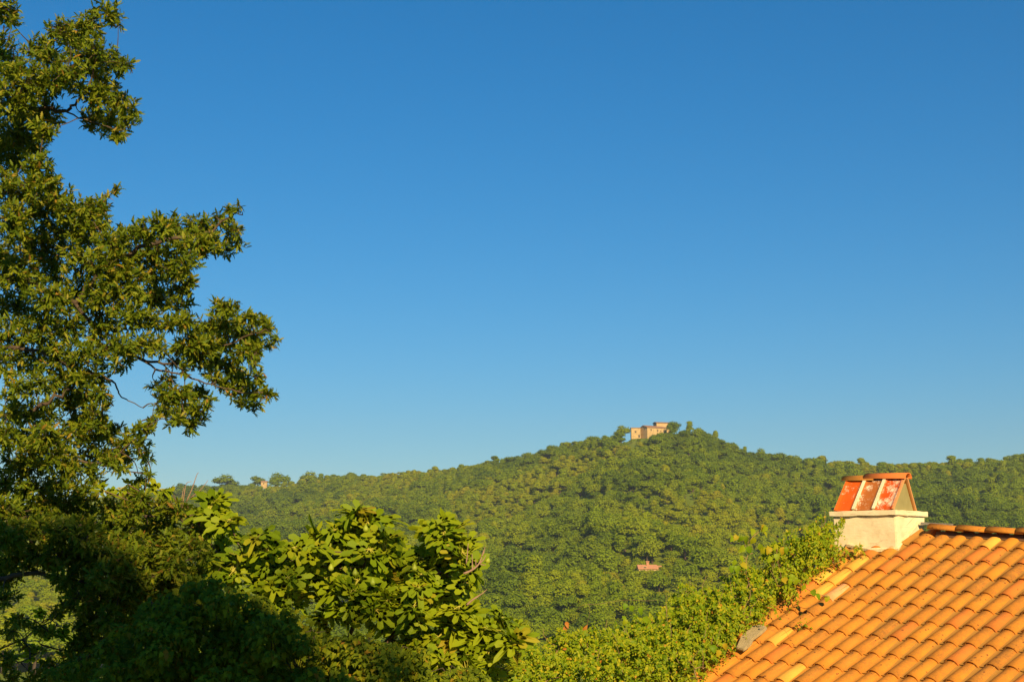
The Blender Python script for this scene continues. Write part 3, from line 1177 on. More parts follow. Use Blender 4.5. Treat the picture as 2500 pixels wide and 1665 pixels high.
# A-shaped hood of slanted tiles
HZ0 = Z_L1 + .002
HX0, HX1 = 0.005, CWID - 0.02                        # along e1
HY0, HY1 = -0.005, 0.62                              # along e2 (feet of the two slopes)
HYM = 0.385
HTOP = zrow(Cb, 1160)
SLO = np.array([0, HYM - HY0 - 0.02, HTOP - HZ0])


def hp(x, y, z):
    return Cb + e1 * x + e2 * y + EZ * z


FR_N = unit(np.cross(e1, e2 * (HYM - HY0 - .02) + EZ * (HTOP - HZ0)))
if FR_N @ (-e2) < 0:
    FR_N = -FR_N
BK_N = unit(np.cross(e1, e2 * (HYM - HY1 + .02) + EZ * (HTOP - HZ0)))
if BK_N @ e2 < 0:
    BK_N = -BK_N
xs_ = np.linspace(HX0, HX1, 4)
paints = [paint_mat("limewash_worn", (0.66, 0.10, 0.012), 0.545, 1.0), paint_mat("limewash_stained", (0.46, 0.14, 0.03), 0.565, 5.0), paint_mat("limewash_bright", (0.74, 0.12, 0.012), 0.60, 9.0)]
plab = ["hood tile with worn orange paint next to the gable opening", "brown stained hood tile in the middle", "bright orange painted hood tile at the far end"]
for k in range(3):
    x0, x1 = xs_[k] + (.012 if k else .03), xs_[k + 1] - .012
    # shallow trough shaped tile
    V, F = [], []
    n = 8
    for t in (0.0, 0.97):
        for q in range(n + 1):
            s = q / n
            edge = 0.022 * (abs(2 * s - 1) ** 5)
            P = hp(x0 + (x1 - x0) * s, HY0 + (HYM - .02 - HY0) * t, HZ0 + (HTOP - HZ0) * t) + FR_N * edge
            V.append(P)
    nn = len(V)
    V += [p - FR_N * 0.016 for p in V]
    for q in range(n):
        F.append((q, q + 1, n + 2 + q, n + 1 + q))
        F.append((nn + q, nn + n + 1 + q, nn + n + 2 + q, nn + q + 1))
        F.append((q, nn + q, nn + q + 1, q + 1))
        F.append((n + 1 + q, n + 2 + q, nn + n + 2 + q, nn + n + 1 + q))
    F.append((0, n + 1, nn + n + 1, nn))
    F.append((n, nn + n, nn + 2 * n + 1, 2 * n + 1))
    t_ = MB()
    t_.add(V, F)
    o = t_.build("hood_tile", paints[k], house)
    o.parent = chim
    o["label"] = plab[k]
    # matching plain tile on the far slope
    t2 = MB()
    t2.poly_prism([hp(x0, HY1, HZ0), hp(x1, HY1, HZ0), hp(x1, HYM + .02, HTOP), hp(x0, HYM + .02, HTOP)], -BK_N * 0.016)
    o = t2.build("hood_tile", T_OR, house)
    o.parent = chim
    o["label"] = "plain hood tile on the far slope"
# white mortar ribs between the hood tiles and barge edges
for k in range(4):
    w = 0.019 if k in (1, 2) else 0.010
    x = xs_[k] + (0.016 if k == 0 else (-0.010 if k == 3 else 0))
    base, top = hp(x, HY0, HZ0), hp(x, HYM - .02, HTOP)
    m = MB()
    up = (top - base)
    lu = np.linalg.norm(up)
    m.box(base, e1, up / lu, FR_N, -w, w, 0, lu * (1.0 if k in (1, 2) else .97), -.010, 0.030 if k in (1, 2) else 0.016)
    o = m.build("mortar_rib" if k in (1, 2) else "barge_edge", M_PLASTER if k in (1, 2) else T_PI, house)
    o.parent = chim
    base, top = hp(x, HY1, HZ0), hp(x, HYM + .02, HTOP)
    up = (top - base)
    lu = np.linalg.norm(up)
    m = MB()
    m.box(base, e1, up / lu, BK_N, -w, w, 0, lu * .97, -.012, 0.012)
    o = m.build("barge_edge", T_PI, house)
    o.parent = chim
# olive grey infill panels, set back in the two open ends, with a gap under the ridge
M_PANEL = plain_mat("olive_cement", (0.25, 0.22, 0.09), (0.31, 0.27, 0.115), 6, 0.9, 0.1)
for xp, s in ((0.045, 1), (HX1 - 0.08, -1)):
    m = MB()
    f = 0.80
    yl = HY0 + (HYM - HY0) * f
    yr = HY1 + (HYM - HY1) * f
    zt = HZ0 + (HTOP - HZ0) * f
    m.poly_prism([hp(xp, HY0 + .018, HZ0), hp(xp, HY1 - .018, HZ0), hp(xp, yr - .008, zt), hp(xp, yl + .008, zt)], e1 * .02 * s)
    o = m.build("end_panel", M_PANEL, house)
    o.parent = chim
# two barrel ridge tiles
for k, (xa, xb, dz, a) in enumerate(((0.55, -0.015, 0.010, .094), (CWID + 0.03, 0.42, 0.004, .088))):
    L = abs(xa - xb)
    v_, f_ = barrel(L, a * .92, a * .72, a, a * .8, 10, 0.014)
    lo = hp(xa, HYM, HTOP - .035 + dz + (0.022 if k == 0 else 0.012))
    hi = hp(xb, HYM, HTOP - .035 + dz)
    yv = unit(hi - lo)
    z = unit(np.cross(np.cross(yv, EZ), yv))
    x = np.cross(yv, z)
    Mx = Matrix(((x[0], yv[0], z[0], lo[0]), (x[1], yv[1], z[1], lo[1]), (x[2], yv[2], z[2], lo[2]), (0, 0, 0, 1)))
    me = mesh_from("cap_tile", v_, f_, True)
    me.materials.append(tile_mat("clay_cap", (0.72, 0.19, 0.045), (0.74, 0.22, 0.05), 0.3) if k == 0 else T_OR)
    o = link_obj("cap_tile", me, chim)
    o.matrix_basis = off_roof.inverted() @ Mx
# slate flashing between the chimney and the ridge
m = MB()
fl = plane_hit(2240, 1283) + UPH * .25
m.box(hp(-.06, .68, Z_L0 - .10), unit(RU + UPH * .2), unit(UPH), unit(EZ + RU * .25), -.02, .26, -.08, .2, 0, .03)
o = m.build("flashing", M_SLATE, house)
o.parent = chim
# mortar fillet where the stack meets the tiles
m = MB()
m.tube([roof_pt(-3.8, .35, .05), roof_pt(-2.0, .62, .045), Cb + EZ * 0.0 + RU * 0.01, hp(-.01, .35, .19), hp(-.01, .62, .34)], [.03, .03, .028, .022, .02], 6)
o = m.build("mortar_fillet", M_MORTAR, house)
o.parent = chim

# grey stone lying on the verge tiles
sa, sb = plane_hit(1818, 1583, .10), plane_hit(1850, 1534, .09)
m = MB()
sd = unit(sb - sa)
sx = unit(np.cross(sd, NRM))
L = np.linalg.norm(sb - sa)
outline = [(-.085, -.03), (.02, -.07), (.06, .06), (.045, .17), (.10, .30), (.125, .42), (.06, .47), (-.05, .46), (-.08, .36), (-.12, .22), (-.10, .08)]
Q = [sa + sx * x + sd * y for x, y in outline]
m.poly_prism(Q, NRM * .035)
o = m.build("stone_slab", M_STONE, None)
tag(o, "flat grey weathered stone lying on the verge tiles beside the vines", "stone")
bm = bmesh.new()
bm.from_mesh(o.data)
bmesh.ops.recalc_face_normals(bm, faces=bm.faces)
bmesh.ops.bevel(bm, geom=list(bm.edges), offset=.008, segments=2, affect='EDGES')
bm.to_mesh(o.data)
bm.free()


# ------------------------------------------------------------------ unseen house added behind the viewpoint, gable shaped to shade the hedge
ch = empty("unseen_shade_house", (-1.7, -9.5, 0), "added unseen plastered gabled house behind the viewpoint, casting shade on the hedge", "house")
CO = np.array([-0.65, -6.0, 0.0])
m = MB()
GP = [(-12.0, 0), (3.2, 0), (3.2, 13.95), (-0.4, 16.1), (-12.0, 11.7)]
m.poly_prism([CO + np.array([x, 0, z]) for x, z in GP], np.array([0, -7.0, 0]))
m.build("wall", M_WALL, ch)
m = MB()
RP = [(3.6, 13.74), (-0.4, 16.13), (-12.6, 11.5), (-12.6, 11.7), (-0.4, 16.38), (3.6, 13.98)]
m.poly_prism([CO + np.array([x, .5, z]) for x, z in RP], np.array([0, -8.0, 0]))
m.build("roof", M_FARROOF, ch)
for (x, z) in ((-8, 2), (-3.5, 2), (1.5, 2), (-8, 6), (-3.5, 6), (1.5, 6)):
    wall_window(ch, CO + np.array([0, 0, 0]), np.array([-1., 0, 0]), np.array([0, -1., 0]), EZ, -x, z, 0.9, 1.4)


# ------------------------------------------------------------------ leaves
def leaf_strip(stations, bend=0.0, fold=0.0):
    """symmetric leaf from (y, halfwidth) stations; quads either side of the midrib"""
    V, F = [], []
    for (y, w) in stations:
        z = -bend * y * y
        V += [(-w, y, z + fold * w), (0, y, z), (w, y, z + fold * w)]
    for i in range(len(stations) - 1):
        a, b_ = 3 * i, 3 * i + 3
        F += [(a, a + 1, b_ + 1, b_), (a + 1, a + 2, b_ + 2, b_ + 1)]
    return np.array(V), np.array(F)


T_OAK = [leaf_strip([(0, .012), (.12, .05), (.24, .15), (.33, .06), (.46, .205), (.57, .075), (.70, .175), (.80, .06), (.90, .10), (1.0, .01)], b_, f_)
         for b_, f_ in ((.15, .25), (.35, .4), (-.1, .15))]
T_OVAL = [leaf_strip([(0, .02), (.18, .22), (.42, .30), (.70, .20), (1.0, .01)], b_, f_) for b_, f_ in ((.2, .35), (.45, .3), (.05, .2))]
T_IVY = [leaf_strip([(0, .10), (.16, .40), (.34, .24), (.52, .34), (.66, .16), (1.0, .01)], b_, f_) for b_, f_ in ((.2, .25), (.4, .35))]
T_GRAPE = [leaf_strip([(-.10, .22), (.05, .42), (.25, .40), (.42, .50), (.60, .34), (.78, .26), (1.0, .02)], b_, f_) for b_, f_ in ((.25, .2), (.5, .35))]


def fig_leaf(bend, cup, deep):
    """palmate leaf with five rounded lobes, fan of tris from the stalk end"""
    lob = [(-150, .16), (-125, .33), (-95, .42), (-74, .40), (-62, .50 - deep), (-52, .62), (-38, .76), (-26, .70), (-17, .60 - deep), (-8, .86), (0, 1.0),
           (8, .86), (17, .60 - deep), (26, .70), (38, .76), (52, .62), (62, .50 - deep), (74, .40), (95, .42), (125, .33), (150, .16)]
    V = [(0, 0, 0)]
    for (a, r_) in lob:
        an = math.radians(a)
        V.append((r_ * .5 * math.sin(an), r_ * .5 * math.cos(an), 0))
    n = len(lob)
    for (a, r_) in lob:
        an = math.radians(a)
        V.append((r_ * math.sin(an), r_ * math.cos(an), 0))
    V = np.array(V)
    rr = np.hypot(V[:, 0], V[:, 1])
    V[:, 2] = -bend * V[:, 1] ** 2 + cup * np.abs(V[:, 0]) - .25 * cup * rr ** 2
    F = []
    for i in range(n - 1):
        F.append((0, 1 + i + 1, 1 + i, 1 + i))
        F.append((1 + i, 1 + i + 1, 1 + n + i + 1, 1 + n + i))
    F = [(f[0], f[2], f[1]) if f[2] == f[3] else f for f in F]
    return V, F


T_FIG = [fig_leaf(.12, .16, .24), fig_leaf(.42, .34, .16), fig_leaf(.25, .05, .28), fig_leaf(.65, .28, .20), fig_leaf(-.12, .34, .10)]


def frames(ydir, zhint):
    y = unit(ydir)
    x = unit(np.cross(y, zhint))
    z = np.cross(x, y)
    return x, y, z


def scatter(name, tmpls, pos, ydir, zhint, size, mat, parent):
    """many leaves as one mesh; templates alternate"""
    x, y, z = frames(ydir, zhint)
    off = world_origin(parent) if parent is not None else np.zeros(3)
    pick = rng.integers(0, len(tmpls), len(pos))
    Vs, Fs, base = [], [], 0
    for k, (tV, tF) in enumerate(tmpls):
        q = np.where(pick == k)[0]
        if not len(q):
            continue
        v = (tV[None, :, 0, None] * x[q, None, :] + tV[None, :, 1, None] * y[q, None, :] + tV[None, :, 2, None] * z[q, None, :]) * size[q, None, None]
        v = v + (pos[q] - off)[:, None, :]
        nv = tV.shape[0]
        f = np.asarray(tF)[None] + (np.arange(len(q)) * nv)[:, None, None] + base
        Vs.append(v.reshape(-1, 3))
        Fs.append(f.reshape(-1, np.asarray(tF).shape[1]))
        base += len(q) * nv
    me = mesh_np(name, np.concatenate(Vs), np.concatenate(Fs), True)
    o = link_obj(name, me, parent, mat)
    o["kind"] = "stuff"
    return o


def leaf_objects(name, meshes, pos, ydir, zhint, size, parent):
    x, y, z = frames(ydir, zhint)
    off = world_origin(parent)
    out = []
    for q in range(len(pos)):
        o = link_obj(name, meshes[int(rng.integers(len(meshes)))], parent)
        s = size[q]
        p = pos[q] - off
        o.matrix_basis = Matrix(((x[q][0] * s, y[q][0] * s, z[q][0] * s, p[0]), (x[q][1] * s, y[q][1] * s, z[q][1] * s, p[1]),
                                 (x[q][2] * s, y[q][2] * s, z[q][2] * s, p[2]), (0, 0, 0, 1)))
        out.append(o)
    return out


def tmpl_meshes(name, tmpls, mat):
    out = []
    for (tV, tF) in tmpls:
        me = mesh_from(name, tV, [tuple(f) for f in (tF.tolist() if hasattr(tF, "tolist") else tF)], True)
        me.materials.append(mat)
        out.append(me)
    return out


def split_leaves(pos, n, frame_only=True, front=True):
    """indices of the n leaves shown largest: in the frame, nearest to the eye of a random half"""
    u, v, d = project(pos)
    inside = (u > 5) & (u < 2495) & (v > 5) & (v < 1660)
    sc = np.where(inside, -d + rng.uniform(0, .9, len(pos)), -1e9)
    idx = np.argsort(-sc)[:n]
    m_ = np.zeros(len(pos), bool)
    m_[idx] = True
    return m_


def blob_points(bl, Yfun, per_area, shell=0.6, flat=1.0, thick=1.0):
    """points in round clumps. bl rows: px, py, r(px)[, density]"""
    P, Nn, bi = [], [], []
    for k, row in enumerate(bl):
        px, py, r_ = row[:3]
        dens = row[3] if len(row) > 3 else 1.0
        Y = Yfun(k, px, py)
        c = at(px, py, Y)
        R_ = r_ * Y / FPX
        n = max(3, int(per_area * dens * r_ * r_ / 1000.0))
        d = unit(rng.normal(size=(n, 3)))
        rad = R_ * (rng.uniform(0, 1, (n, 1)) ** shell)
        P.append(c + d * rad * np.array([1, thick, flat]))
        Nn.append(d)
        bi.append(np.full(n, k))
    return np.concatenate(P), np.concatenate(Nn), np.concatenate(bi)


S = 2500 / 2354.0

# ------------------------------------------------------------------ oak
OAK_A = [  # lit crown, in rows from the top; x, y, r, density on the half-size photograph grid
    (8, 20, 40), (30, 45, 26), (18, 85, 22, .7), (8, 130, 45), (30, 160, 40),
    (245, 28, 34), (272, 48, 22, .7), (205, 62, 42), (170, 85, 44), (140, 75, 36), (85, 115, 40), (115, 130, 40), (225, 118, 46), (262, 150, 38), (285, 150, 24, .7),
    (190, 135, 50), (150, 170, 55), (110, 190, 48), (60, 190, 55), (20, 230, 60), (240, 195, 46), (215, 225, 44), (270, 228, 36), (305, 245, 26, .8), (288, 275, 32),
    (245, 280, 40), (210, 280, 34, .8), (265, 305, 28, .8), (320, 275, 14, .5), (75, 250, 50), (110, 260, 36), (100, 300, 36), (50, 300, 55), (10, 320, 60), (75, 335, 42), (30, 370, 48),
    (85, 380, 38), (20, 430, 58), (70, 430, 50), (105, 420, 36), (130, 455, 42), (90, 480, 58), (170, 485, 48), (205, 480, 38), (235, 470, 28, .8), (258, 443, 16, .5), (270, 432, 9, .5),
    (225, 505, 34), (30, 510, 60), (140, 530, 60), (200, 540, 52), (70, 560, 60), (255, 560, 46), (290, 545, 38),
    (330, 530, 34), (365, 520, 34), (400, 518, 34), (440, 520, 34), (480, 525, 34), (510, 505, 26, .8), (532, 485, 18, .8), (548, 472, 11, .6), (535, 530, 30), (548, 558, 20, .8), (520, 575, 22),
    (490, 560, 36), (450, 560, 40), (410, 560, 44), (360, 570, 48), (310, 590, 52), (250, 610, 55), (190, 600, 55), (120, 610, 58), (50, 630, 58), (10, 600, 50),
    (430, 605, 32), (400, 615, 40), (350, 630, 48), (435, 645, 24), (410, 665, 34), (370, 690, 42), (300, 660, 55), (420, 700, 26), (240, 680, 55), (180, 680, 55), (110, 690, 55), (40, 700, 55),
    (300, 725, 45), (350, 735, 38), (230, 745, 45), (160, 750, 50), (90, 760, 50), (20, 770, 50), (430, 735, 26), (395, 745, 34),
    (500, 705, 24), (525, 705, 24), (545, 725, 28), (575, 735, 26), (600, 740, 22), (620, 752, 20), (635, 775, 14), (620, 790, 18), (585, 775, 34), (550, 770, 34), (515, 745, 36), (480, 755, 34),
    (470, 790, 40), (510, 795, 40), (555, 810, 34), (590, 808, 24), (580, 835, 16, .8), (450, 820, 34), (490, 830, 38), (530, 840, 34), (440, 790, 36), (415, 800, 30, .8),
    (555, 870, 26), (590, 868, 24), (545, 900, 28), (580, 900, 30), (615, 905, 22), (590, 930, 18, .8), (560, 925, 20, .8), (520, 880, 26), (490, 865, 26),
]
OAK_B = [  # looser, darker hanging sprays and the lower crown
    (385, 905, 34), (420, 905, 34), (455, 905, 30), (475, 925, 18), (380, 935, 30, .8), (420, 945, 36), (455, 950, 28), (400, 965, 24, .8), (440, 975, 24), (430, 990, 14, .7), (362, 885, 24, .7),
    (280, 800, 40), (320, 790, 34), (240, 800, 44), (190, 810, 44), (130, 820, 48), (70, 820, 46), (20, 830, 44), (350, 790, 28, .8), (370, 800, 24, .8), (300, 825, 24, .7), (270, 840, 20, .7), (400, 830, 22, .7), (395, 862, 20, .6), (420, 850, 20, .7),
    (225, 860, 34), (185, 870, 40), (140, 870, 40), (90, 880, 38, .7), (40, 885, 36, .7), (235, 900, 22), (245, 925, 16), (200, 910, 34), (155, 920, 38), (100, 925, 30, .5), (60, 905, 26, .5), (20, 910, 26, .6),
    (215, 945, 34), (170, 965, 42), (235, 970, 28), (262, 985, 22), (205, 990, 40), (250, 1000, 26), (160, 1005, 36), (110, 960, 34, .7), (30, 945, 34), (70, 950, 34, .8),
    (350, 960, 16, .8), (340, 980, 18), (315, 985, 20), (300, 1005, 26), (325, 1020, 24), (270, 1030, 28), (335, 1045, 18, .8), (340, 1060, 12, .7), (290, 1045, 26), (235, 1035, 30), (200, 1050, 34), (255, 1060, 28), (280, 1075, 18, .8), (170, 1070, 36), (210, 1085, 28, .8), (225, 1100, 22, .7), (130, 1050, 40),
    (100, 1000, 42), (50, 1000, 46), (10, 1010, 46), (90, 1050, 46), (40, 1060, 48), (10, 1110, 48), (70, 1110, 48), (130, 1110, 42), (175, 1120, 36),
    (190, 1150, 36), (150, 1165, 40), (100, 1165, 46), (50, 1165, 46), (10, 1180, 46), (205, 1185, 30),
    (320, 1100, 20, .9), (335, 1090, 14, .7), (345, 1090, 10, .6), (310, 1125, 26), (290, 1150, 32), (330, 1150, 28), (260, 1170, 34), (300, 1185, 38), (345, 1185, 34), (380, 1170, 28), (410, 1175, 26), (440, 1185, 24), (465, 1200, 20, .9), (385, 1205, 34), (430, 1220, 32), (340, 1225, 40), (465, 1225, 24), (250, 1215, 40), (290, 1235, 42),
]
OAK_C = [  # shaded low branches
    (200, 1225, 44), (150, 1215, 46), (100, 1220, 46), (50, 1225, 46), (10, 1240, 46), (385, 1255, 40), (435, 1260, 36), (470, 1265, 28), (340, 1275, 44), (290, 1285, 46), (240, 1270, 46), (190, 1280, 46), (140, 1275, 46), (90, 1280, 44), (40, 1285, 40), (5, 1300, 36),
    (400, 1300, 42), (450, 1310, 40), (350, 1320, 46), (300, 1335, 46), (250, 1320, 46), (200, 1330, 44), (150, 1330, 36, .8), (180, 1375, 40), (230, 1370, 46), (280, 1380, 48), (330, 1370, 46), (390, 1345, 44), (440, 1355, 40),
    (20, 1330, 30, .7), (10, 1380, 34, .6), (40, 1420, 26, .6), (80, 1440, 24, .5), (20, 1450, 26, .6), (15, 1510, 30, .6), (60, 1480, 20, .4), (110, 1450, 24, .4), (140, 1400, 24, .5), (210, 1420, 44), (260, 1430, 46), (190, 1465, 36), (165, 1500, 34, .8), (230, 1480, 46), (280, 1480, 46), (70, 1555, 26, .7), (120, 1545, 34), (20, 1560, 26, .7), (180, 1540, 42), (320, 1425, 44),
]


def scale_bl(bl, ox=0, oy=0, s=S, rs=1.0):
    return [(ox + r_[0] * s, oy + r_[1] * s, r_[2] * s * rs) + tuple(r_[3:]) for r_ in bl]


oak_base = at(-330, 1300, 14.6)
oak_base[2] = 0.0
oak = empty("oak_tree", oak_base, "big oak with lobed olive leaves hanging in from the edge over the hedge", "tree")


def jit(base, amp, seed):
    r = np.random.default_rng(seed).uniform(-1, 1, 400)
    return lambda k, px, py: base(px, py) + amp * r[k % 400]


YA = jit(lambda px, py: 14.2 - 0.0006 * (px - 300), .85, 1)
YB = jit(lambda px, py: 13.7, .75, 2)
YC = jit(lambda px, py: 12.5, .45, 3)
oakA, oakB, oakC = scale_bl(OAK_A), scale_bl(OAK_B), scale_bl(OAK_C)

twig_P, twig_D, blob_c = [], [], []
for bl, Yf, pa in ((oakA, YA, 27), (oakB, YB, 24), (oakC, YC, 24)):
    P, Nn, bi = blob_points(bl, Yf, pa, .45, 0.9, 1.15)
    dirs = unit(Nn * 0.9 + np.array([.12, -.05, .25]) + rng.normal(size=P.shape) * .45)
    twig_P.append(P)
    twig_D.append(dirs)
    for k, row in enumerate(bl):
        blob_c.append((at(row[0], row[1], Yf(k, row[0], row[1])), row[2] * 14 / FPX))
twig_P, twig_D = np.concatenate(twig_P), np.concatenate(twig_D)
NL = 8
tp = np.repeat(twig_P, NL, 0)
td = np.repeat(twig_D, NL, 0)
sp_ang = rng.normal(size=tp.shape)
side = unit(sp_ang - (sp_ang * td).sum(1, keepdims=True) * td)
ld = unit(td * rng.uniform(.25, 1.0, (len(tp), 1)) + side * rng.uniform(.35, 1.0, (len(tp), 1)) + np.array([0, 0, -.10]))
lpos = tp - td * rng.uniform(0, .07, (len(tp), 1))
lz = unit(td * .8 + np.array([.08, -.2, .6]) + rng.normal(size=tp.shape) * .45)
lsz = rng.uniform(.048, .092, len(tp))
one = split_leaves(lpos, 290)
scatter("crown", T_OAK, lpos[~one], ld[~one], lz[~one], lsz[~one], LEAF_OAK, oak)
leaf_objects("leaf", tmpl_meshes("oak_leaf", T_OAK, LEAF_OAK), lpos[one], ld[one], lz[one], lsz[one], oak)

# trunk and limbs
LIMBS = [  # polylines in photo pixels (x, y, depth) with start and end radius
    ([(-330, 1720, 14.6), (-320, 1300, 14.6), (-300, 800, 14.5), (-270, 300, 14.4), (-250, -100, 14.4)], .21, .07, "trunk"),
    ([(-300, 420, 14.4), (-150, 340, 14.3), (0, 278, 14.2), (110, 266, 14.2), (165, 268, 14.1), (200, 240, 14.1), (240, 150, 14.0)], .055, .012, "branch"),
    ([(150, 268, 14.1), (200, 290, 14.0), (260, 310, 14.0)], .016, .006, "branch"),
    ([(-300, 760, 14.4), (-100, 700, 14.3), (60, 680, 14.2), (180, 735, 14.1), (260, 640, 14.0), (400, 590, 13.9), (520, 560, 13.9), (575, 510, 13.9)], .075, .010, "branch"),
    ([(180, 735, 14.1), (260, 830, 13.9), (330, 870, 13.8), (400, 890, 13.8), (470, 880, 13.8), (560, 840, 13.8), (640, 810, 13.8)], .030, .008, "branch"),
    ([(300, 855, 13.8), (380, 900, 13.7), (430, 910, 13.7), (500, 935, 13.7), (580, 955, 13.7), (640, 960, 13.7)], .019, .006, "branch"),
    ([(-300, 900, 14.4), (-120, 850, 14.2), (40, 850, 14.0), (150, 880, 13.9), (210, 905, 13.8), (270, 930, 13.8), (300, 970, 13.8), (345, 993, 13.8)], .040, .005, "branch"),
    ([(405, 900, 13.7), (425, 940, 13.7), (440, 985, 13.7), (450, 1020, 13.7)], .009, .004, "branch"),
    ([(320, 830, 13.8), (350, 840, 13.8), (375, 855, 13.8), (395, 880, 13.8)], .007, .003, "branch"),
    ([(-300, 1100, 14.3), (-100, 1040, 13.9), (60, 1010, 13.7), (150, 960, 13.7), (190, 920, 13.7), (150, 880, 13.8)], .05, .010, "branch"),
    ([(60, 1010, 13.7), (170, 1110, 13.7), (250, 1130, 13.7), (320, 1080, 13.7), (360, 1030, 13.7)], .022, .005, "branch"),
    ([(-300, 1320, 14.4), (-60, 1290, 14.0), (90, 1260, 13.9), (200, 1280, 13.7), (330, 1260, 13.5), (440, 1270, 13.4)], .035, .008, "branch"),
    ([(-300, 1430, 14.0), (-60, 1420, 12.7), (90, 1400, 12.5), (220, 1420, 12.5), (350, 1440, 12.5)], .05, .010, "branch"),
    ([(-60, 1560, 12.5), (20, 1605, 12.5), (50, 1615, 12.5), (80, 1600, 12.5), (110, 1575, 12.5)], .014, .004, "branch"),
    ([(50, 1615, 12.5), (75, 1640, 12.5), (100, 1650, 12.5)], .008, .003, "branch"),
    ([(245, 1190, 13.6), (268, 1215, 13.6), (266, 1240, 13.6)], .007, .004, "branch"),
]
limb_pts = []
for (pl, r0, r1, nm) in LIMBS:
    w = [at(*q) for q in pl]
    if nm == "trunk":
        w[0][2] = 0.0
    sp = smooth_path(w, 5)
    if nm == "branch":
        sp = [p + rng.normal(size=3) * r0 * .28 for p in sp]
    rr = np.linspace(r0 * (1 if nm == 'trunk' else .62), r1 * .75, len(sp))
    m = MB()
    m.tube(sp, list(rr), 8 if nm == "trunk" else 6)
    m.build(nm, M_BARK, oak, True)
    limb_pts += [(p, r_) for p, r_ in zip(sp, rr)]
LPN = np.array([p for p, _ in limb_pts])
tw = MB()
nodes = LPN.copy()
bc_all = np.array([c for c, _ in blob_c])
todo = list(np.argsort([np.min(np.linalg.norm(LPN - c, axis=1)) for c in bc_all]))
for k in todo:                                   # each leaf clump hangs on the nearest limb or neighbouring clump
    c = bc_all[k]
    q = int(np.argmin(np.linalg.norm(nodes - c, axis=1)))
    a_ = nodes[q]
    mid = (a_ + c) / 2 + rng.normal(size=3) * .03
    tw.tube(smooth_path([a_, mid, c], 3), [.0075, .007, .006, .005, .004, .0035, .003], 4)
    nodes = np.vstack([nodes, c[None]])
sel_t = rng.permutation(len(twig_P))[: int(len(twig_P) * .3)]
bc = np.array([c for c, _ in blob_c])
for q in sel_t:
    k = int(np.argmin(((bc - twig_P[q]) ** 2).sum(1)))
    tw.tube([bc[k] + rng.normal(size=3) * .02, twig_P[q]], [.0035, .002], 3)
o = tw.build("twigs", M_BARK, oak)
o["kind"] = "stuff"

# unseen tree added beside that house to dapple the light on the hedge
gt = empty("unseen_shade_tree", (4.1, -4.0, 0), "added unseen leafy tree behind the viewpoint, dappling the light on the hedge", "tree")
cc = np.array([2.9, -4.0, 12.75])
nb = 15
gb = cc + rng.normal(size=(nb, 3)) * np.array([1.15, .8, .62])
edge = np.linspace(0, 1, 34)[:, None] * np.array([4.3, 0, -2.45]) + np.array([-1.2, -5.2, 16.2])  # leaf clumps strung along the roof edge to break up its shadow line
gb = np.vstack([gb, edge + rng.normal(size=edge.shape) * np.array([.25, .3, .38]) + np.array([0, 0, .1])])
nb = len(gb)
gP = np.repeat(gb, 60, 0) + unit(rng.normal(size=(nb * 60, 3))) * rng.uniform(0, .36, (nb * 60, 1))
scatter("crown", T_OAK, gP, unit(rng.normal(size=gP.shape)), unit(np.array([.2, -.7, .5]) + rng.normal(size=gP.shape) * .6), rng.uniform(.07, .12, len(gP)), LEAF_OAK, gt)
m = MB()
m.tube(smooth_path([(4.1, -4, 0), (4.0, -4.1, 4), (3.7, -4.0, 9), (3.2, -4, 12.5), (2.9, -4, 14.2)], 4), list(np.linspace(.16, .02, 17)), 8)
for q in gb[::2]:
    m.tube([(3.5, -4, 11.5), (q + np.array([3.2, -4, 12.4])) / 2, q], [.04, .025, .008], 5)
m.build("trunk", M_BARK, gt, True)

# ------------------------------------------------------------------ fig tree
F6 = [(60, 190), (90, 240), (30, 270), (170, 330), (100, 330), (1080, 275), (1160, 300), (1260, 340), (1040, 330), (860, 430), (760, 460), (930, 400), (1000, 430), (1120, 420),
      (1170, 350), (1310, 450), (1360, 490), (800, 540), (900, 560), (1050, 560), (1180, 540), (1280, 570), (640, 530), (690, 600), (330, 480), (400, 440), (460, 520), (130, 620),
      (240, 600), (440, 640), (330, 560), (200, 700), (60, 560), (120, 720), (560, 600), (600, 740), (500, 800), (440, 740), (640, 850), (560, 850), (740, 700), (830, 660), (880, 740),
      (950, 640), (1000, 680), (1120, 640), (1240, 700), (1350, 620), (1450, 560), (1550, 600), (1640, 370), (1680, 350), (1720, 430), (1780, 400), (1860, 480), (1800, 520), (1700, 560),
      (1850, 560), (1640, 640), (1560, 720), (1450, 700), (1380, 780), (1210, 800), (1100, 760), (1150, 900), (1220, 860), (1060, 830), (960, 820), (860, 900), (900, 1000), (1020, 960),
      (1320, 900), (1430, 830), (1540, 820), (1680, 740), (1720, 680), (1890, 690), (1880, 780), (1780, 840), (1700, 850), (1830, 950), (1740, 980), (1620, 930), (1500, 950), (1400, 1050),
      (1550, 1050), (1650, 1060), (1780, 1080), (1880, 1000), (1420, 1330), (1470, 1220), (1560, 1160), (1680, 1170), (1800, 1180), (1880, 1110), (1930, 1200), (1870, 1300), (1700, 1330),
      (1600, 1350), (1750, 1430), (1880, 1420), (1980, 1310), (2000, 1100), (2060, 1060), (2130, 1030), (2190, 1080), (2220, 1100), (2120, 1130), (2080, 1180), (2160, 1200), (2210, 1180),
      (2050, 1260), (2100, 1300), (2140, 1400), (2050, 1450), (2000, 1430), (1820, 1480), (1950, 1500), (1300, 780), (1500, 1180), (1640, 1250), (1330, 1000), (1230, 980)]
FIG_PX = [(500 + x / 2.944, 1150 + y / 2.944) for x, y in F6]
FIG_BACK = [(255, 1192), (288, 1184), (312, 1176), (392, 1188), (415, 1185), (450, 1225), (528, 1222), (512, 1212), (546, 1268), (500, 1240), (520, 1290), (470, 1285)]
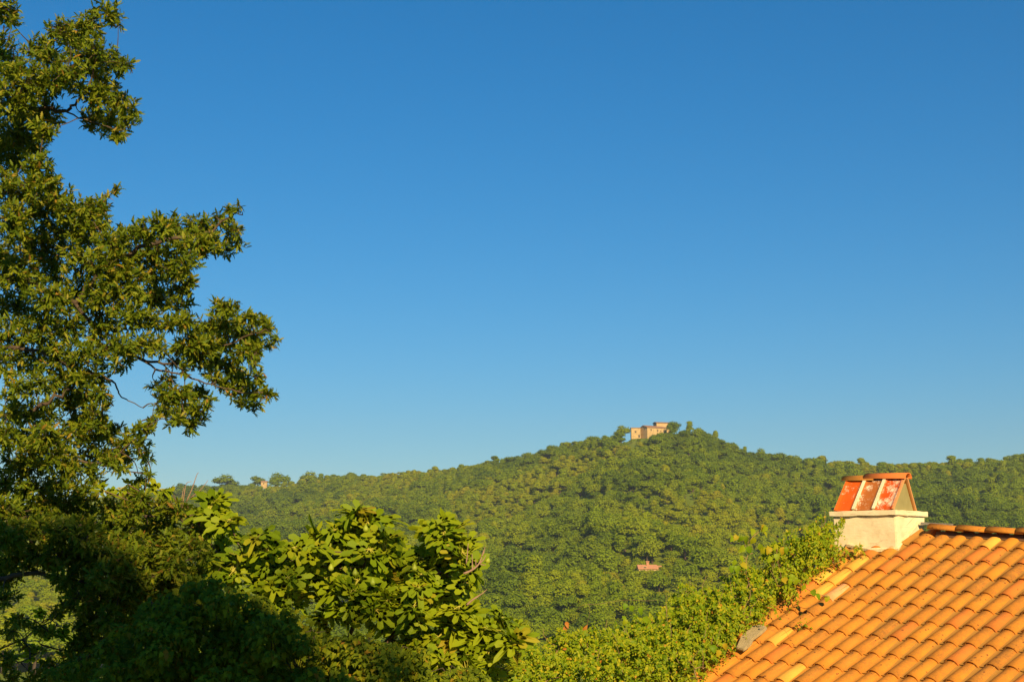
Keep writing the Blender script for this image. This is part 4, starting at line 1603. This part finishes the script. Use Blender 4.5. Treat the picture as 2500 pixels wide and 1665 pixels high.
FIG_LOW = [(112, 1492), (150, 1520), (98, 1585), (130, 1540)]
fb = at(800, 1665, 12.6)
fb[2] = 0.0
fig = empty("fig_tree", fb, "bushy fig tree with big lobed sunlit leaves between hedge and hillside", "tree")
fp, fd, fz, fs = [], [], [], []
ros = []
for grp, (lst, Yb, amp) in enumerate(((FIG_PX, 12.5, .55), (FIG_BACK, 13.2, .3), (FIG_LOW, 12.9, .2))):
    for (px, py) in lst:
        Y = Yb + rng.uniform(-amp, amp) - .0009 * (py - 1400)
        c = at(px, py + 6, Y)
        ros.append((c, grp, px, py))
        n = int(rng.integers(6, 10)) if grp == 0 else int(rng.integers(2, 5))
        ax = unit(np.array([rng.uniform(-.4, .4), rng.uniform(-.5, .1), 1.0]))
        a0_ = rng.uniform(0, 6.28)
        for k in range(n):
            an = a0_ + k * 2.4
            el = rng.uniform(-.35, .75)
            d = unit(np.array([math.cos(an) * math.cos(el), math.sin(an) * math.cos(el), math.sin(el)]))
            pet = rng.uniform(.022, .06)
            p = c + d * pet - np.array([0, 0, rng.uniform(0, .05)])
            fp.append(p)
            fd.append(unit(d + np.array([0, -.05, -.35 * rng.uniform(0, 1)])))
            fz.append(unit(ax * .35 + np.array([.22, -.85, .5]) + rng.normal(size=3) * .48))
            fs.append(rng.uniform(.12, .21) * (0.8 if grp else 1.0))
        for k in range(2 if grp == 0 else 0):      # older leaves hanging further down the shoot
            an = rng.uniform(0, 6.28)
            d = unit(np.array([math.cos(an), math.sin(an) * .6, rng.uniform(-.7, -.1)]))
            fp.append(c + d * .04 + np.array([0, .06, -rng.uniform(.06, .16)]))
            fd.append(d)
            fz.append(unit(np.array([.15, -1.0, .5]) + rng.normal(size=3) * .3))
            fs.append(rng.uniform(.11, .17))
fp, fd, fz, fs = map(np.array, (fp, fd, fz, fs))
u_, v_, d_ = project(fp)
score = np.where((u_ > 0) & (u_ < 2500) & (v_ < 1670), fs / d_ * (1 + .5 * (v_ < 1450)), -1)
one = np.zeros(len(fp), bool)
one[np.argsort(-score)[:298]] = True
FIGT3 = []
for (tV, tF) in T_FIG:   # pad triangles so that the stuff mesh has equal polygons
    tri = []
    for f in tF:
        if len(f) == 3:
            tri.append(tuple(f))
        else:
            tri += [(f[0], f[1], f[2]), (f[0], f[2], f[3])]
    FIGT3.append((tV, np.array(tri)))
leaf_objects("leaf", tmpl_meshes("fig_leaf", T_FIG, LEAF_FIG), fp[one], fd[one], fz[one], fs[one], fig)
scatter("foliage", FIGT3, fp[~one], fd[~one], fz[~one], fs[~one], LEAF_FIG, fig)
# stalks
m = MB()
for (c, grp, px, py) in ros:
    dd = np.linalg.norm(fp - c, axis=1)
    for k in np.where(dd < .14)[0]:
        m.tube([c, fp[k]], [.0042, .003], 4)
o = m.build("leaf_stalks", M_PETIOLE, fig)
o["kind"] = "stuff"
FIG_LIMBS = [([(800, 1700, 12.7), (760, 1600, 12.7), (700, 1480, 12.6), (660, 1420, 12.6), (600, 1370, 12.6)], .035, .012),
             ([(800, 1700, 12.7), (850, 1560, 12.6), (880, 1450, 12.6), (890, 1340, 12.5), (870, 1260, 12.5)], .04, .012),
             ([(800, 1700, 12.7), (950, 1560, 12.5), (1040, 1480, 12.5), (1100, 1440, 12.4), (1128, 1400, 12.4), (1108, 1350, 12.4), (1070, 1280, 12.4)], .04, .011),
             ([(950, 1560, 12.5), (1100, 1600, 12.4), (1180, 1540, 12.4), (1220, 1500, 12.4)], .03, .010),
             ([(660, 1420, 12.6), (560, 1380, 12.8), (500, 1310, 13.0), (470, 1260, 13.1)], .02, .008),
             ([(1128, 1425, 12.4), (1095, 1405, 12.4), (1075, 1395, 12.4)], .012, .006),
             ([(700, 1480, 12.6), (640, 1480, 12.6), (560, 1440, 12.7), (520, 1400, 12.7)], .016, .007),
             ([(-40, 1600, 12.9), (60, 1560, 12.9), (110, 1510, 12.9), (140, 1520, 12.9)], .014, .006)]
lp = []
for (pl, r0, r1) in FIG_LIMBS:
    w = [at(*q) for q in pl]
    sp = smooth_path(w, 5)
    sp = [p + rng.normal(size=3) * .006 for p in sp]
    m = MB()
    m.tube(sp, list(np.linspace(r0 * .55, r1 * .7, len(sp))), 7)
    m.build("branch", M_FIGBARK, fig, True)
    lp += sp
m = MB()
f0 = at(800, 1700, 12.7)
m.tube([np.array([f0[0] - .1, f0[1], 0]), f0 * np.array([1, 1, .5]) + np.array([0.05, 0, 0]), f0 + EZ * .03], [.09, .07, .045], 8)
m.build("trunk", M_FIGBARK, fig, True)
lp = np.array(lp)
m = MB()
for (c, grp, px, py) in ros:
    k = int(np.argmin(np.linalg.norm(lp - c, axis=1) + .6 * np.maximum(0, lp[:, 2] - c[2])))
    mid = (lp[k] + c) / 2 + np.array([0, 0, -.03]) + rng.normal(size=3) * .02
    m.tube(smooth_path([lp[k], mid, c], 3), list(np.linspace(.007, .005, 7)), 5)
m.build("twigs", M_FIGBARK, fig)["kind"] = "stuff"


def c2(x, y, ox, oy, s=7.84):
    return (ox + x / s, oy + y / s)


DEAD = [[(720, 940), (850, 890), (950, 820), (1020, 740), (1060, 640), (1090, 540), (1100, 490)], [(1030, 745), (1110, 660), (1140, 590)], [(1065, 620), (1110, 520), (1130, 430)],
        [(770, 750), (790, 590), (800, 450), (810, 360)], [(885, 880), (888, 740), (880, 560)], [(955, 790), (952, 670)], [(780, 1540), (880, 1450), (1000, 1370), (1090, 1310), (1165, 1240)], [(1030, 745), (1090, 775), (1150, 770)]]
for pl in DEAD:
    w = [at(*c2(x, y, 1040, 1280), 11.8) for x, y in pl]
    m = MB()
    r0 = .011 if len(pl) > 4 else .006
    sp = smooth_path(w, 3)
    m.tube(sp, list(np.linspace(r0, .0025, len(sp))), 5)
    o = m.build("dead_twig", M_DEADWOOD, fig, True)
for pl in ([(445, 1240), (450, 1205), (455, 1180), (468, 1175)], [(455, 1225), (470, 1190), (480, 1160), (485, 1153)], [(440, 1245), (448, 1190)], [(465, 1215), (490, 1195), (508, 1172)]):
    w = [at(x, y, 13.1) for x, y in pl]
    m = MB()
    sp = smooth_path(w, 3)
    m.tube(sp, list(np.linspace(.006, .002, len(sp))), 5)
    m.build("dead_twig", M_DEADWOOD, fig, True)
M_FIGFRUIT = plain_mat("fig_fruit", (0.20, 0.28, 0.02), (0.30, 0.34, 0.03), 10, 0.5, 0)
for (px, py, Y, g) in ((1190.5, 1367, 12.3, 0), (893, 1290, 12.1, 1), (910, 1420, 12.0, 1), (867, 1397, 12.0, 1), (808, 1385, 12.0, 1), (1012, 1385, 12.0, 1)):
    c = at(px, py, Y)
    prof = [(0, -.030), (.016, -.027), (.024, -.015), (.024, -.002), (.017, .014), (.008, .026), (.003, .036)]
    V, F = [], []
    for (r_, z) in prof:
        for k in range(9):
            V.append(c + np.array([max(r_, .001) * math.cos(k * 2 * math.pi / 9), max(r_, .001) * math.sin(k * 2 * math.pi / 9), z]))
    for i in range(len(prof) - 1):
        for k in range(9):
            F.append((i * 9 + k, i * 9 + (k + 1) % 9, (i + 1) * 9 + (k + 1) % 9, (i + 1) * 9 + k))
    m = MB()
    m.add(V, F)
    if g == 0:
        m.tube([c + EZ * .033, c + EZ * .06 + np.array([-.03, 0, 0]), at(1184, 1345, 12.35)], .002, 4)
    o = m.build("fruit", M_FIGFRUIT, fig, True)

# ------------------------------------------------------------------ ivy hedge in the shade
IVY = [(400, 1395, 52), (450, 1390, 44), (500, 1375, 40), (540, 1385, 40), (350, 1420, 50), (410, 1440, 52), (470, 1435, 52), (530, 1430, 50), (590, 1420, 44), (640, 1440, 46), (690, 1450, 44), (310, 1470, 50), (370, 1490, 52), (430, 1500, 52), (490, 1490, 52),
       (550, 1485, 52), (610, 1480, 52), (670, 1490, 50), (730, 1490, 50), (780, 1500, 46), (270, 1520, 52), (330, 1540, 54), (390, 1550, 54), (450, 1555, 54), (510, 1545, 54), (570, 1545, 54), (630, 1540, 54), (690, 1545, 54), (750, 1540, 52), (810, 1535, 50), (860, 1530, 46),
       (900, 1560, 50), (860, 1575, 50), (220, 1560, 50), (600, 1575, 50), (720, 1580, 50), (790, 1580, 50), (480, 1590, 50), (340, 1590, 50), (160, 1575, 44), (660, 1590, 50), (550, 1590, 50), (420, 1600, 50), (270, 1595, 50), (950, 1580, 46), (900, 1510, 40), (950, 1540, 40), (1000, 1575, 44), (1040, 1560, 40), (1080, 1590, 40), (830, 1490, 40)]
ivb = []
for (x_, y_, r_) in IVY:                          # ragged, clumpy surface
    for q in range(4):
        ivb.append(((x_ + rng.uniform(-34, 34)) * S, (y_ + rng.uniform(-34, 30)) * S, rng.uniform(14, 34) * S, rng.uniform(.6, 1.6)))
hb_ = at(560, 1665, 11.4)
hb_[2] = 0
ivy = empty("ivy_hedge", hb_, "dark hedge smothered in small ivy leaves in the shade below the fig", "hedge")
YI = jit(lambda px, py: 11.3 - .0016 * (py - 1550) + .25 * math.sin(px * .021) * math.sin(py * .027), .32, 8)
P, Nn, bi = blob_points(ivb, YI, 100, .4, .9, 1.2)
dirs = unit(Nn * .45 + np.array([0, -.35, -.55]) + rng.normal(size=P.shape) * .45)
zh = unit(Nn * .6 + np.array([.1, -.6, .45]) + rng.normal(size=P.shape) * .35)
sz = rng.uniform(.032, .062, len(P))
one = split_leaves(P, 290)
PB_, NB_, _ = blob_points(scale_bl(IVY), lambda k, x, y: 11.95, 26, .6, .9, .5)
P = np.concatenate([P, PB_])
dirs = np.concatenate([dirs, unit(rng.normal(size=PB_.shape) + np.array([0, 0, -.4]))])
zh = np.concatenate([zh, unit(np.array([.1, -1, .4]) + rng.normal(size=PB_.shape) * .3)])
sz = np.concatenate([sz, rng.uniform(.06, .09, len(PB_))])
one = np.concatenate([one, np.zeros(len(PB_), bool)])
scatter("foliage", T_IVY, P[~one], dirs[~one], zh[~one], sz[~one], LEAF_IVY, ivy)
leaf_objects("leaf", tmpl_meshes("ivy_leaf", T_IVY, LEAF_IVY), P[one], dirs[one], zh[one], sz[one], ivy)
m = MB()
for q in range(110):
    row = ivb[int(rng.integers(len(ivb)))]
    c = at(row[0], row[1], 11.55)
    e = c + np.array([rng.uniform(-.15, .15), rng.uniform(-.1, .0), rng.uniform(.0, .10)])
    g_ = np.array([c[0] + rng.uniform(-.3, .3), c[1] + .1, c[2] - rng.uniform(.5, 1.2)])
    m.tube(smooth_path([g_, c, e], 3), [.007, .006, .005, .005, .004, .003, .002], 4)
for q in range(7):
    x = hb_[0] - 1.3 + q * .42
    m.tube([(x, hb_[1] + .1, 0), (x + .1, hb_[1], 2.4), (x + rng.uniform(-.2, .2), hb_[1], 4.6)], [.035, .03, .015], 6)
m.build("stems", M_BARK, ivy)["kind"] = "stuff"

# ------------------------------------------------------------------ creeper over the verge of the tiled roof
CREEP = [(470, 930, 50), (560, 915, 46), (630, 895, 46), (380, 970, 46), (850, 880, 40), (920, 830, 40), (1240, 650, 40), (1190, 700, 40), (-60, 1190, 80), (-120, 1210, 70), (0, 1210, 80), (-30, 1140, 60), (80, 1210, 80), (200, 1210, 80), (320, 1230, 70), (40, 1150, 90), (110, 1080, 70), (60, 1060, 50), (150, 1140, 90), (200, 1050, 80), (230, 1130, 90), (300, 1020, 50, .7), (300, 1100, 90), (380, 1130, 90), (330, 1180, 80), (430, 990, 60), (400, 1050, 80), (460, 1100, 90), (450, 1180, 80), (520, 1000, 75), (500, 940, 40), (560, 1060, 90),
         (560, 1150, 90), (610, 960, 70), (640, 1040, 90), (660, 1130, 90), (700, 940, 66), (730, 1010, 90), (740, 1100, 90), (760, 1170, 80), (790, 930, 60), (820, 1000, 90), (840, 1090, 90), (850, 1170, 80), (880, 930, 70), (900, 1010, 90), (930, 1100, 90), (940, 1180, 80),
         (960, 880, 60), (970, 960, 80), (1000, 1040, 90), (1030, 1130, 90), (1040, 830, 50), (1050, 900, 80), (1070, 990, 80), (1110, 1080, 80), (1130, 1160, 80), (1120, 800, 60), (1130, 870, 80), (1150, 950, 80), (1180, 1030, 80), (1210, 1110, 76), (1230, 1180, 70), (1180, 740, 55), (1210, 800, 80),
         (1230, 880, 80), (1250, 970, 80), (1280, 1050, 66), (1300, 1130, 46), (1310, 1190, 40), (1250, 690, 46), (1290, 660, 46), (1290, 740, 76), (1310, 820, 80), (1330, 900, 80), (1350, 980, 70), (1380, 1030, 50), (1360, 670, 66), (1380, 750, 80), (1400, 830, 80), (1420, 910, 70), (1440, 970, 50),
         (1440, 660, 60), (1460, 740, 80), (1490, 820, 80), (1510, 890, 50), (1530, 620, 56), (1540, 700, 76), (1570, 780, 66), (1560, 850, 46), (1590, 560, 50), (1610, 640, 76), (1640, 720, 60), (1640, 780, 40), (1660, 560, 60), (1690, 630, 60), (1720, 540, 60), (1750, 600, 50), (1780, 520, 60), (1800, 590, 40), (1700, 690, 34),
         (1840, 470, 50), (1850, 540, 46), (1890, 430, 50), (1910, 500, 46), (1950, 390, 46), (1960, 460, 46), (2000, 350, 46), (2010, 420, 50), (2060, 310, 40), (2070, 380, 50), (2110, 260, 36), (2120, 330, 46), (2150, 220, 26, .8), (2160, 280, 30), (2060, 450, 40), (2110, 420, 36), (2000, 500, 40),
         (2160, 400, 26, .5), (2200, 410, 24, .5), (2250, 390, 22, .5), (2290, 370, 22, .5), (2340, 380, 20, .6), (2340, 350, 16, .8), (2180, 450, 20, .4), (2230, 440, 18, .3),
         (1960, 520, 36), (1900, 560, 36), (2040, 400, 40), (2080, 340, 40), (2130, 380, 34), (1830, 600, 40), (1770, 610, 40), (1650, 800, 46), (1580, 860, 46), (1520, 930, 44), (1460, 1000, 40), (1400, 1060, 40), (1350, 1130, 40), (1840, 640, 26, .5), (1880, 630, 24, .5), (1920, 640, 22, .5), (1790, 660, 26, .5), (1750, 660, 30, .6), (1700, 760, 26, .6), (2190, 240, 10, .4), (2215, 215, 10, .4), (2235, 190, 9, .4), (2255, 180, 9, .4), (2190, 285, 9, .3), (2205, 270, 8, .3)]
crb = scale_bl(CREEP, 1200, 1200, 1 / 2.617)
for q in range(14):                               # leaves lapping over the verge
    u, v, _ = project(roof_pt(-4.35, 1.0 + q * .5, .08))
    crb.insert(0, (float(u), float(v), 19.0))
crb = [(1880, 1355, 20), (1905, 1336, 22), (1938, 1322, 20), (1955, 1330, 24), (1978, 1305, 22, .8), (2004, 1296, 22), (2016, 1272, 16, .8), (1985, 1335, 28), (1940, 1358, 28), (1822, 1396, 20), (1795, 1432, 18), (1762, 1450, 20), (2020, 1312, 20), (1862, 1408, 28), (1700, 1476, 20)] + crb


def creep_depth(px, py):
    h = plane_hit(px, py, .10)
    # the verge: how far along the ridge from it
    Y = h[1]
    return float(np.clip(Y, 13.6, 17.6))


rj = np.random.default_rng(5).uniform(-1, 1, 400)


def YR(k, px, py):
    q = crb[k]
    on_roof = px > 2040 or (k > len(crb) - 17)
    return creep_depth(px, py) - (.10 if on_roof else .20) + (.03 if on_roof else .18) * rj[k % 400]


cb = at(1500, 1665, 14.6)
cb[2] = 0
creep = empty("climbing_creeper", cb, "sunlit yellow green creeper spilling over the roof verge up to the chimney", "climbing plant")
sub, sub_y = [], []
for k, row in enumerate(crb):                     # clumps inside clumps, with hollows between
    n = 4 if row[2] > 16 else 1
    for q in range(n):
        j_ = row[2] * (.55 if n > 1 else 0)
        sub.append((row[0] + rng.uniform(-j_, j_), row[1] + rng.uniform(-j_, j_), row[2] * (.58 if n > 1 else 1.0), (row[3] if len(row) > 3 else 1.0) * rng.uniform(.7, 1.4)))
        sub_y.append(YR(k, row[0], row[1]) + (rng.uniform(-.16, .16) if n > 1 else 0))
SP_, SN_, bi = blob_points(sub, lambda k, x, y: sub_y[k], 24, .25, .9, .9)
small = np.array([r_[2] for r_ in sub])[bi] < 11
sd_ = unit(SN_ * .6 + np.array([.05, -.35, .45]) + rng.normal(size=SP_.shape) * .35)
sl_ = rng.uniform(.10, .24, len(SP_)) * np.where(small, .45, 1.0)
LT = np.linspace(.08, 1, 9)
pth = SP_[:, None] + sd_[:, None] * (sl_[:, None] * LT[None])[..., None] + np.array([0, 0, -1.0]) * (sl_[:, None] * .95 * LT[None] ** 2)[..., None]
tan = unit(sd_[:, None] + np.array([0, 0, -1.9]) * LT[None, :, None] * np.ones((len(SP_), 1, 1)))
sidev = unit(np.cross(tan, np.array([0.1, -1, .5]))) * np.where(np.arange(9) % 2 == 0, 1, -1)[None, :, None]
P = pth.reshape(-1, 3)
dirs = unit(tan * .75 + sidev * .8 + rng.normal(size=tan.shape) * .22 + np.array([0, 0, -.15])).reshape(-1, 3)
zh = unit(np.array([.12, -.85, .6]) + rng.normal(size=P.shape) * .38)
sz = (rng.uniform(.032, .058, (len(SP_), 9)) * (1.1 - .45 * LT[None]) * np.where(small, .8, 1.0)[:, None]).reshape(-1)
# leafy ground behind the shoots
PB_, NB_, _ = blob_points([r_ for r_ in crb if r_[2] > 16], lambda k, x, y: creep_depth(x, y) + .05, 22, .6, .9, .4)
P = np.concatenate([P, PB_])
dirs = np.concatenate([dirs, unit(rng.normal(size=PB_.shape) + np.array([0, 0, -.5]))])
zh = np.concatenate([zh, unit(np.array([.1, -1, .4]) + rng.normal(size=PB_.shape) * .4)])
sz = np.concatenate([sz, rng.uniform(.05, .08, len(PB_))])
one = split_leaves(P, 290)
scatter("foliage", T_OVAL, P[~one], dirs[~one], zh[~one], sz[~one], LEAF_CREEP, creep)
leaf_objects("leaf", tmpl_meshes("creeper_leaf", T_OVAL, LEAF_CREEP), P[one], dirs[one], zh[one], sz[one], creep)
m = MB()
crP = [at(r_[0], r_[1], YR(k, r_[0], r_[1])) for k, r_ in enumerate(crb)]
for k in range(len(crb)):
    d = [np.linalg.norm(crP[k] - q) if j != k and q[2] < crP[k][2] + .02 else 9 for j, q in enumerate(crP)]
    j = int(np.argmin(d))
    if d[j] < 1.2:
        mid = (crP[k] + crP[j]) / 2 + rng.normal(size=3) * .02
        m.tube(smooth_path([crP[j], mid, crP[k]], 3), [.006, .006, .005, .005, .004, .003, .003], 4)
    if rng.uniform() < .5 and crb[k][2] > 14:
        t = crP[k] + np.array([rng.uniform(-.1, .1), -.05, rng.uniform(.08, .25)])
        m.tube([crP[k], (crP[k] + t) / 2 + rng.normal(size=3) * .02, t], [.004, .003, .002], 4)
for q in range(12):
    x = cb[0] - 1.6 + q * .33
    m.tube([(x, 14.6, 0), (x + .1, 14.5, 2.5), (x + rng.uniform(-.2, .2), 14.4, 4.4)], [.03, .025, .012], 5)
m.build("stems", M_STEM, creep)["kind"] = "stuff"
# thin shoots reaching out of the mass
for pl in ([(1432, 1548), (1434, 1520), (1440, 1495), (1438, 1475)], [(1410, 1488), (1425, 1476), (1460, 1474), (1510, 1466), (1545, 1464), (1580, 1466), (1610, 1463)],
           [(1850, 1513), (1885, 1512), (1920, 1525), (1945, 1545)], [(2232, 1262), (2205, 1290), (2170, 1310), (2100, 1345)]):
    w = [at(x, y, (13.9 if x < 1700 else creep_depth(x, y) - .05)) for x, y in pl]
    m = MB()
    m.tube(smooth_path(w, 4), .0011, 4)
    m.build("shoot", M_STEM, creep)
rl = [(1380, 1543), (1424, 1540), (1382, 1517), (1963, 1342), (1750, 1440), (1449, 1607), (1637, 1545), (1815, 1478)]
rp = np.array([at(x, y, creep_depth(x, y) - .35) for x, y in rl])
for o in leaf_objects("dead_leaf", tmpl_meshes("rusty_leaf", T_OVAL, LEAF_RUST), rp, unit(rng.normal(size=rp.shape) + np.array([0, 0, -.6])), unit(np.array([0, -1, .3]) + rng.normal(size=rp.shape) * .2), np.full(len(rp), .085), creep):
    o["label"] = "rusty orange withered leaf"

# grapevine shoots with larger leaves standing above the creeper
GV = [(220, 260), (310, 250), (390, 270), (500, 270), (600, 120), (640, 300), (800, 50), (860, 70), (780, 150), (440, 460), (520, 460), (380, 640), (270, 720), (200, 830), (300, 830), (400, 780),
      (1070, 420), (1170, 480), (950, 650), (1060, 600), (760, 420), (830, 480), (930, 470), (1260, 480), (1420, 550), (1380, 1000), (1200, 1060), (1320, 1080), (1450, 1080), (1610, 1190), (1760, 1290), (1840, 1360), (2040, 1400)]
GV2 = [(1575, 1510), (1560, 1490), (1540, 1484), (1530, 1518), (1523, 1508), (1528, 1478), (1680, 1570), (1620, 1560), (1756, 1592), (1740, 1580), (1770, 1575)]
gpx_ = [c2(x, y, 1760, 1280) for x, y in GV] + GV2
gp = np.array([at(x, y - 4, creep_depth(x, y) - (.50 if x < 2000 else .12)) for x, y in gpx_])
vb = at(1820, 1665, 15.2)
vb[2] = 0
vine = empty("grapevine", vb, "grapevine shoots with broad pale leaves poking above the creeper by the roof", "climbing plant")
gd = unit(np.array([0, -.3, -.8]) + rng.normal(size=gp.shape) * .35)
gz_ = unit(np.array([.25, -1, .35]) + rng.normal(size=gp.shape) * .35)
leaf_objects("leaf", tmpl_meshes("grape_leaf", T_GRAPE, LEAF_VINE), gp, gd, gz_, rng.uniform(.062, .088, len(gp)), vine)
for pl in ([(490, 800), (485, 690), (510, 600), (525, 500), (450, 380)], [(500, 660), (410, 600)], [(530, 570), (610, 550)], [(540, 340), (600, 250), (690, 170)], [(660, 200), (620, 120)], [(525, 500), (540, 340)],
           [(690, 170), (790, 60)], [(250, 260), (450, 330), (540, 340)], [(1020, 830), (1020, 720), (1060, 600), (1080, 450)], [(1320, 1080), (1500, 1120), (1650, 1230), (1800, 1310), (2050, 1380)], [(480, 800), (500, 1000), (560, 1200)]):
    w = []
    for x, y in pl:
        a_, b_ = c2(x, y, 1760, 1280)
        w.append(at(a_, b_, creep_depth(a_, b_) - (.44 if a_ < 1990 else .14)))
    m = MB()
    m.tube(smooth_path(w, 4), .0042, 5)
    m.build("shoot", M_STEM, vine)

# small weed growing out of a tile joint
wb = plane_hit(1958, 1532, .07)
weed = empty("roof_weed", wb, "small green weed sprouting from a tile joint low on the roof", "weed")
P = wb + np.array([0, 0, .03]) + rng.normal(size=(34, 3)) * np.array([.028, .02, .035])
P[24:] += R * rng.uniform(-.35, .6, (10, 1)) + NRM * .0
scatter("foliage", T_OVAL, P, unit(rng.normal(size=P.shape) + np.array([0, -.2, .4])), unit(np.array([0, -.6, .7]) + rng.normal(size=P.shape) * .4), rng.uniform(.02, .04, len(P)), LEAF_CREEP, weed)
m = MB()
for k in range(6):
    m.tube([wb + rng.normal(size=3) * .006, wb + np.array([rng.uniform(-.04, .04), 0, rng.uniform(.03, .07)])], [.002, .001], 3)
m.build("stem", M_STEM, weed)

# ------------------------------------------------------------------ the air between here and the hill
m = MB()
m.box((0, 0, 0), (1, 0, 0), (0, 1, 0), EZ, -900, 900, -40, 1700, -60, 170)
hz, hnt, hout = new_mat("haze_air")
pv = N(hnt, "ShaderNodeVolumePrincipled")
pv.inputs["Color"].default_value = (0.80, 0.88, 1.0, 1)
pv.inputs["Density"].default_value = HAZE
pv.inputs["Anisotropy"].default_value = 0.2
hnt.links.new(pv.outputs[0], hout.inputs["Volume"])
o = m.build("haze", hz)
o["kind"] = "stuff"
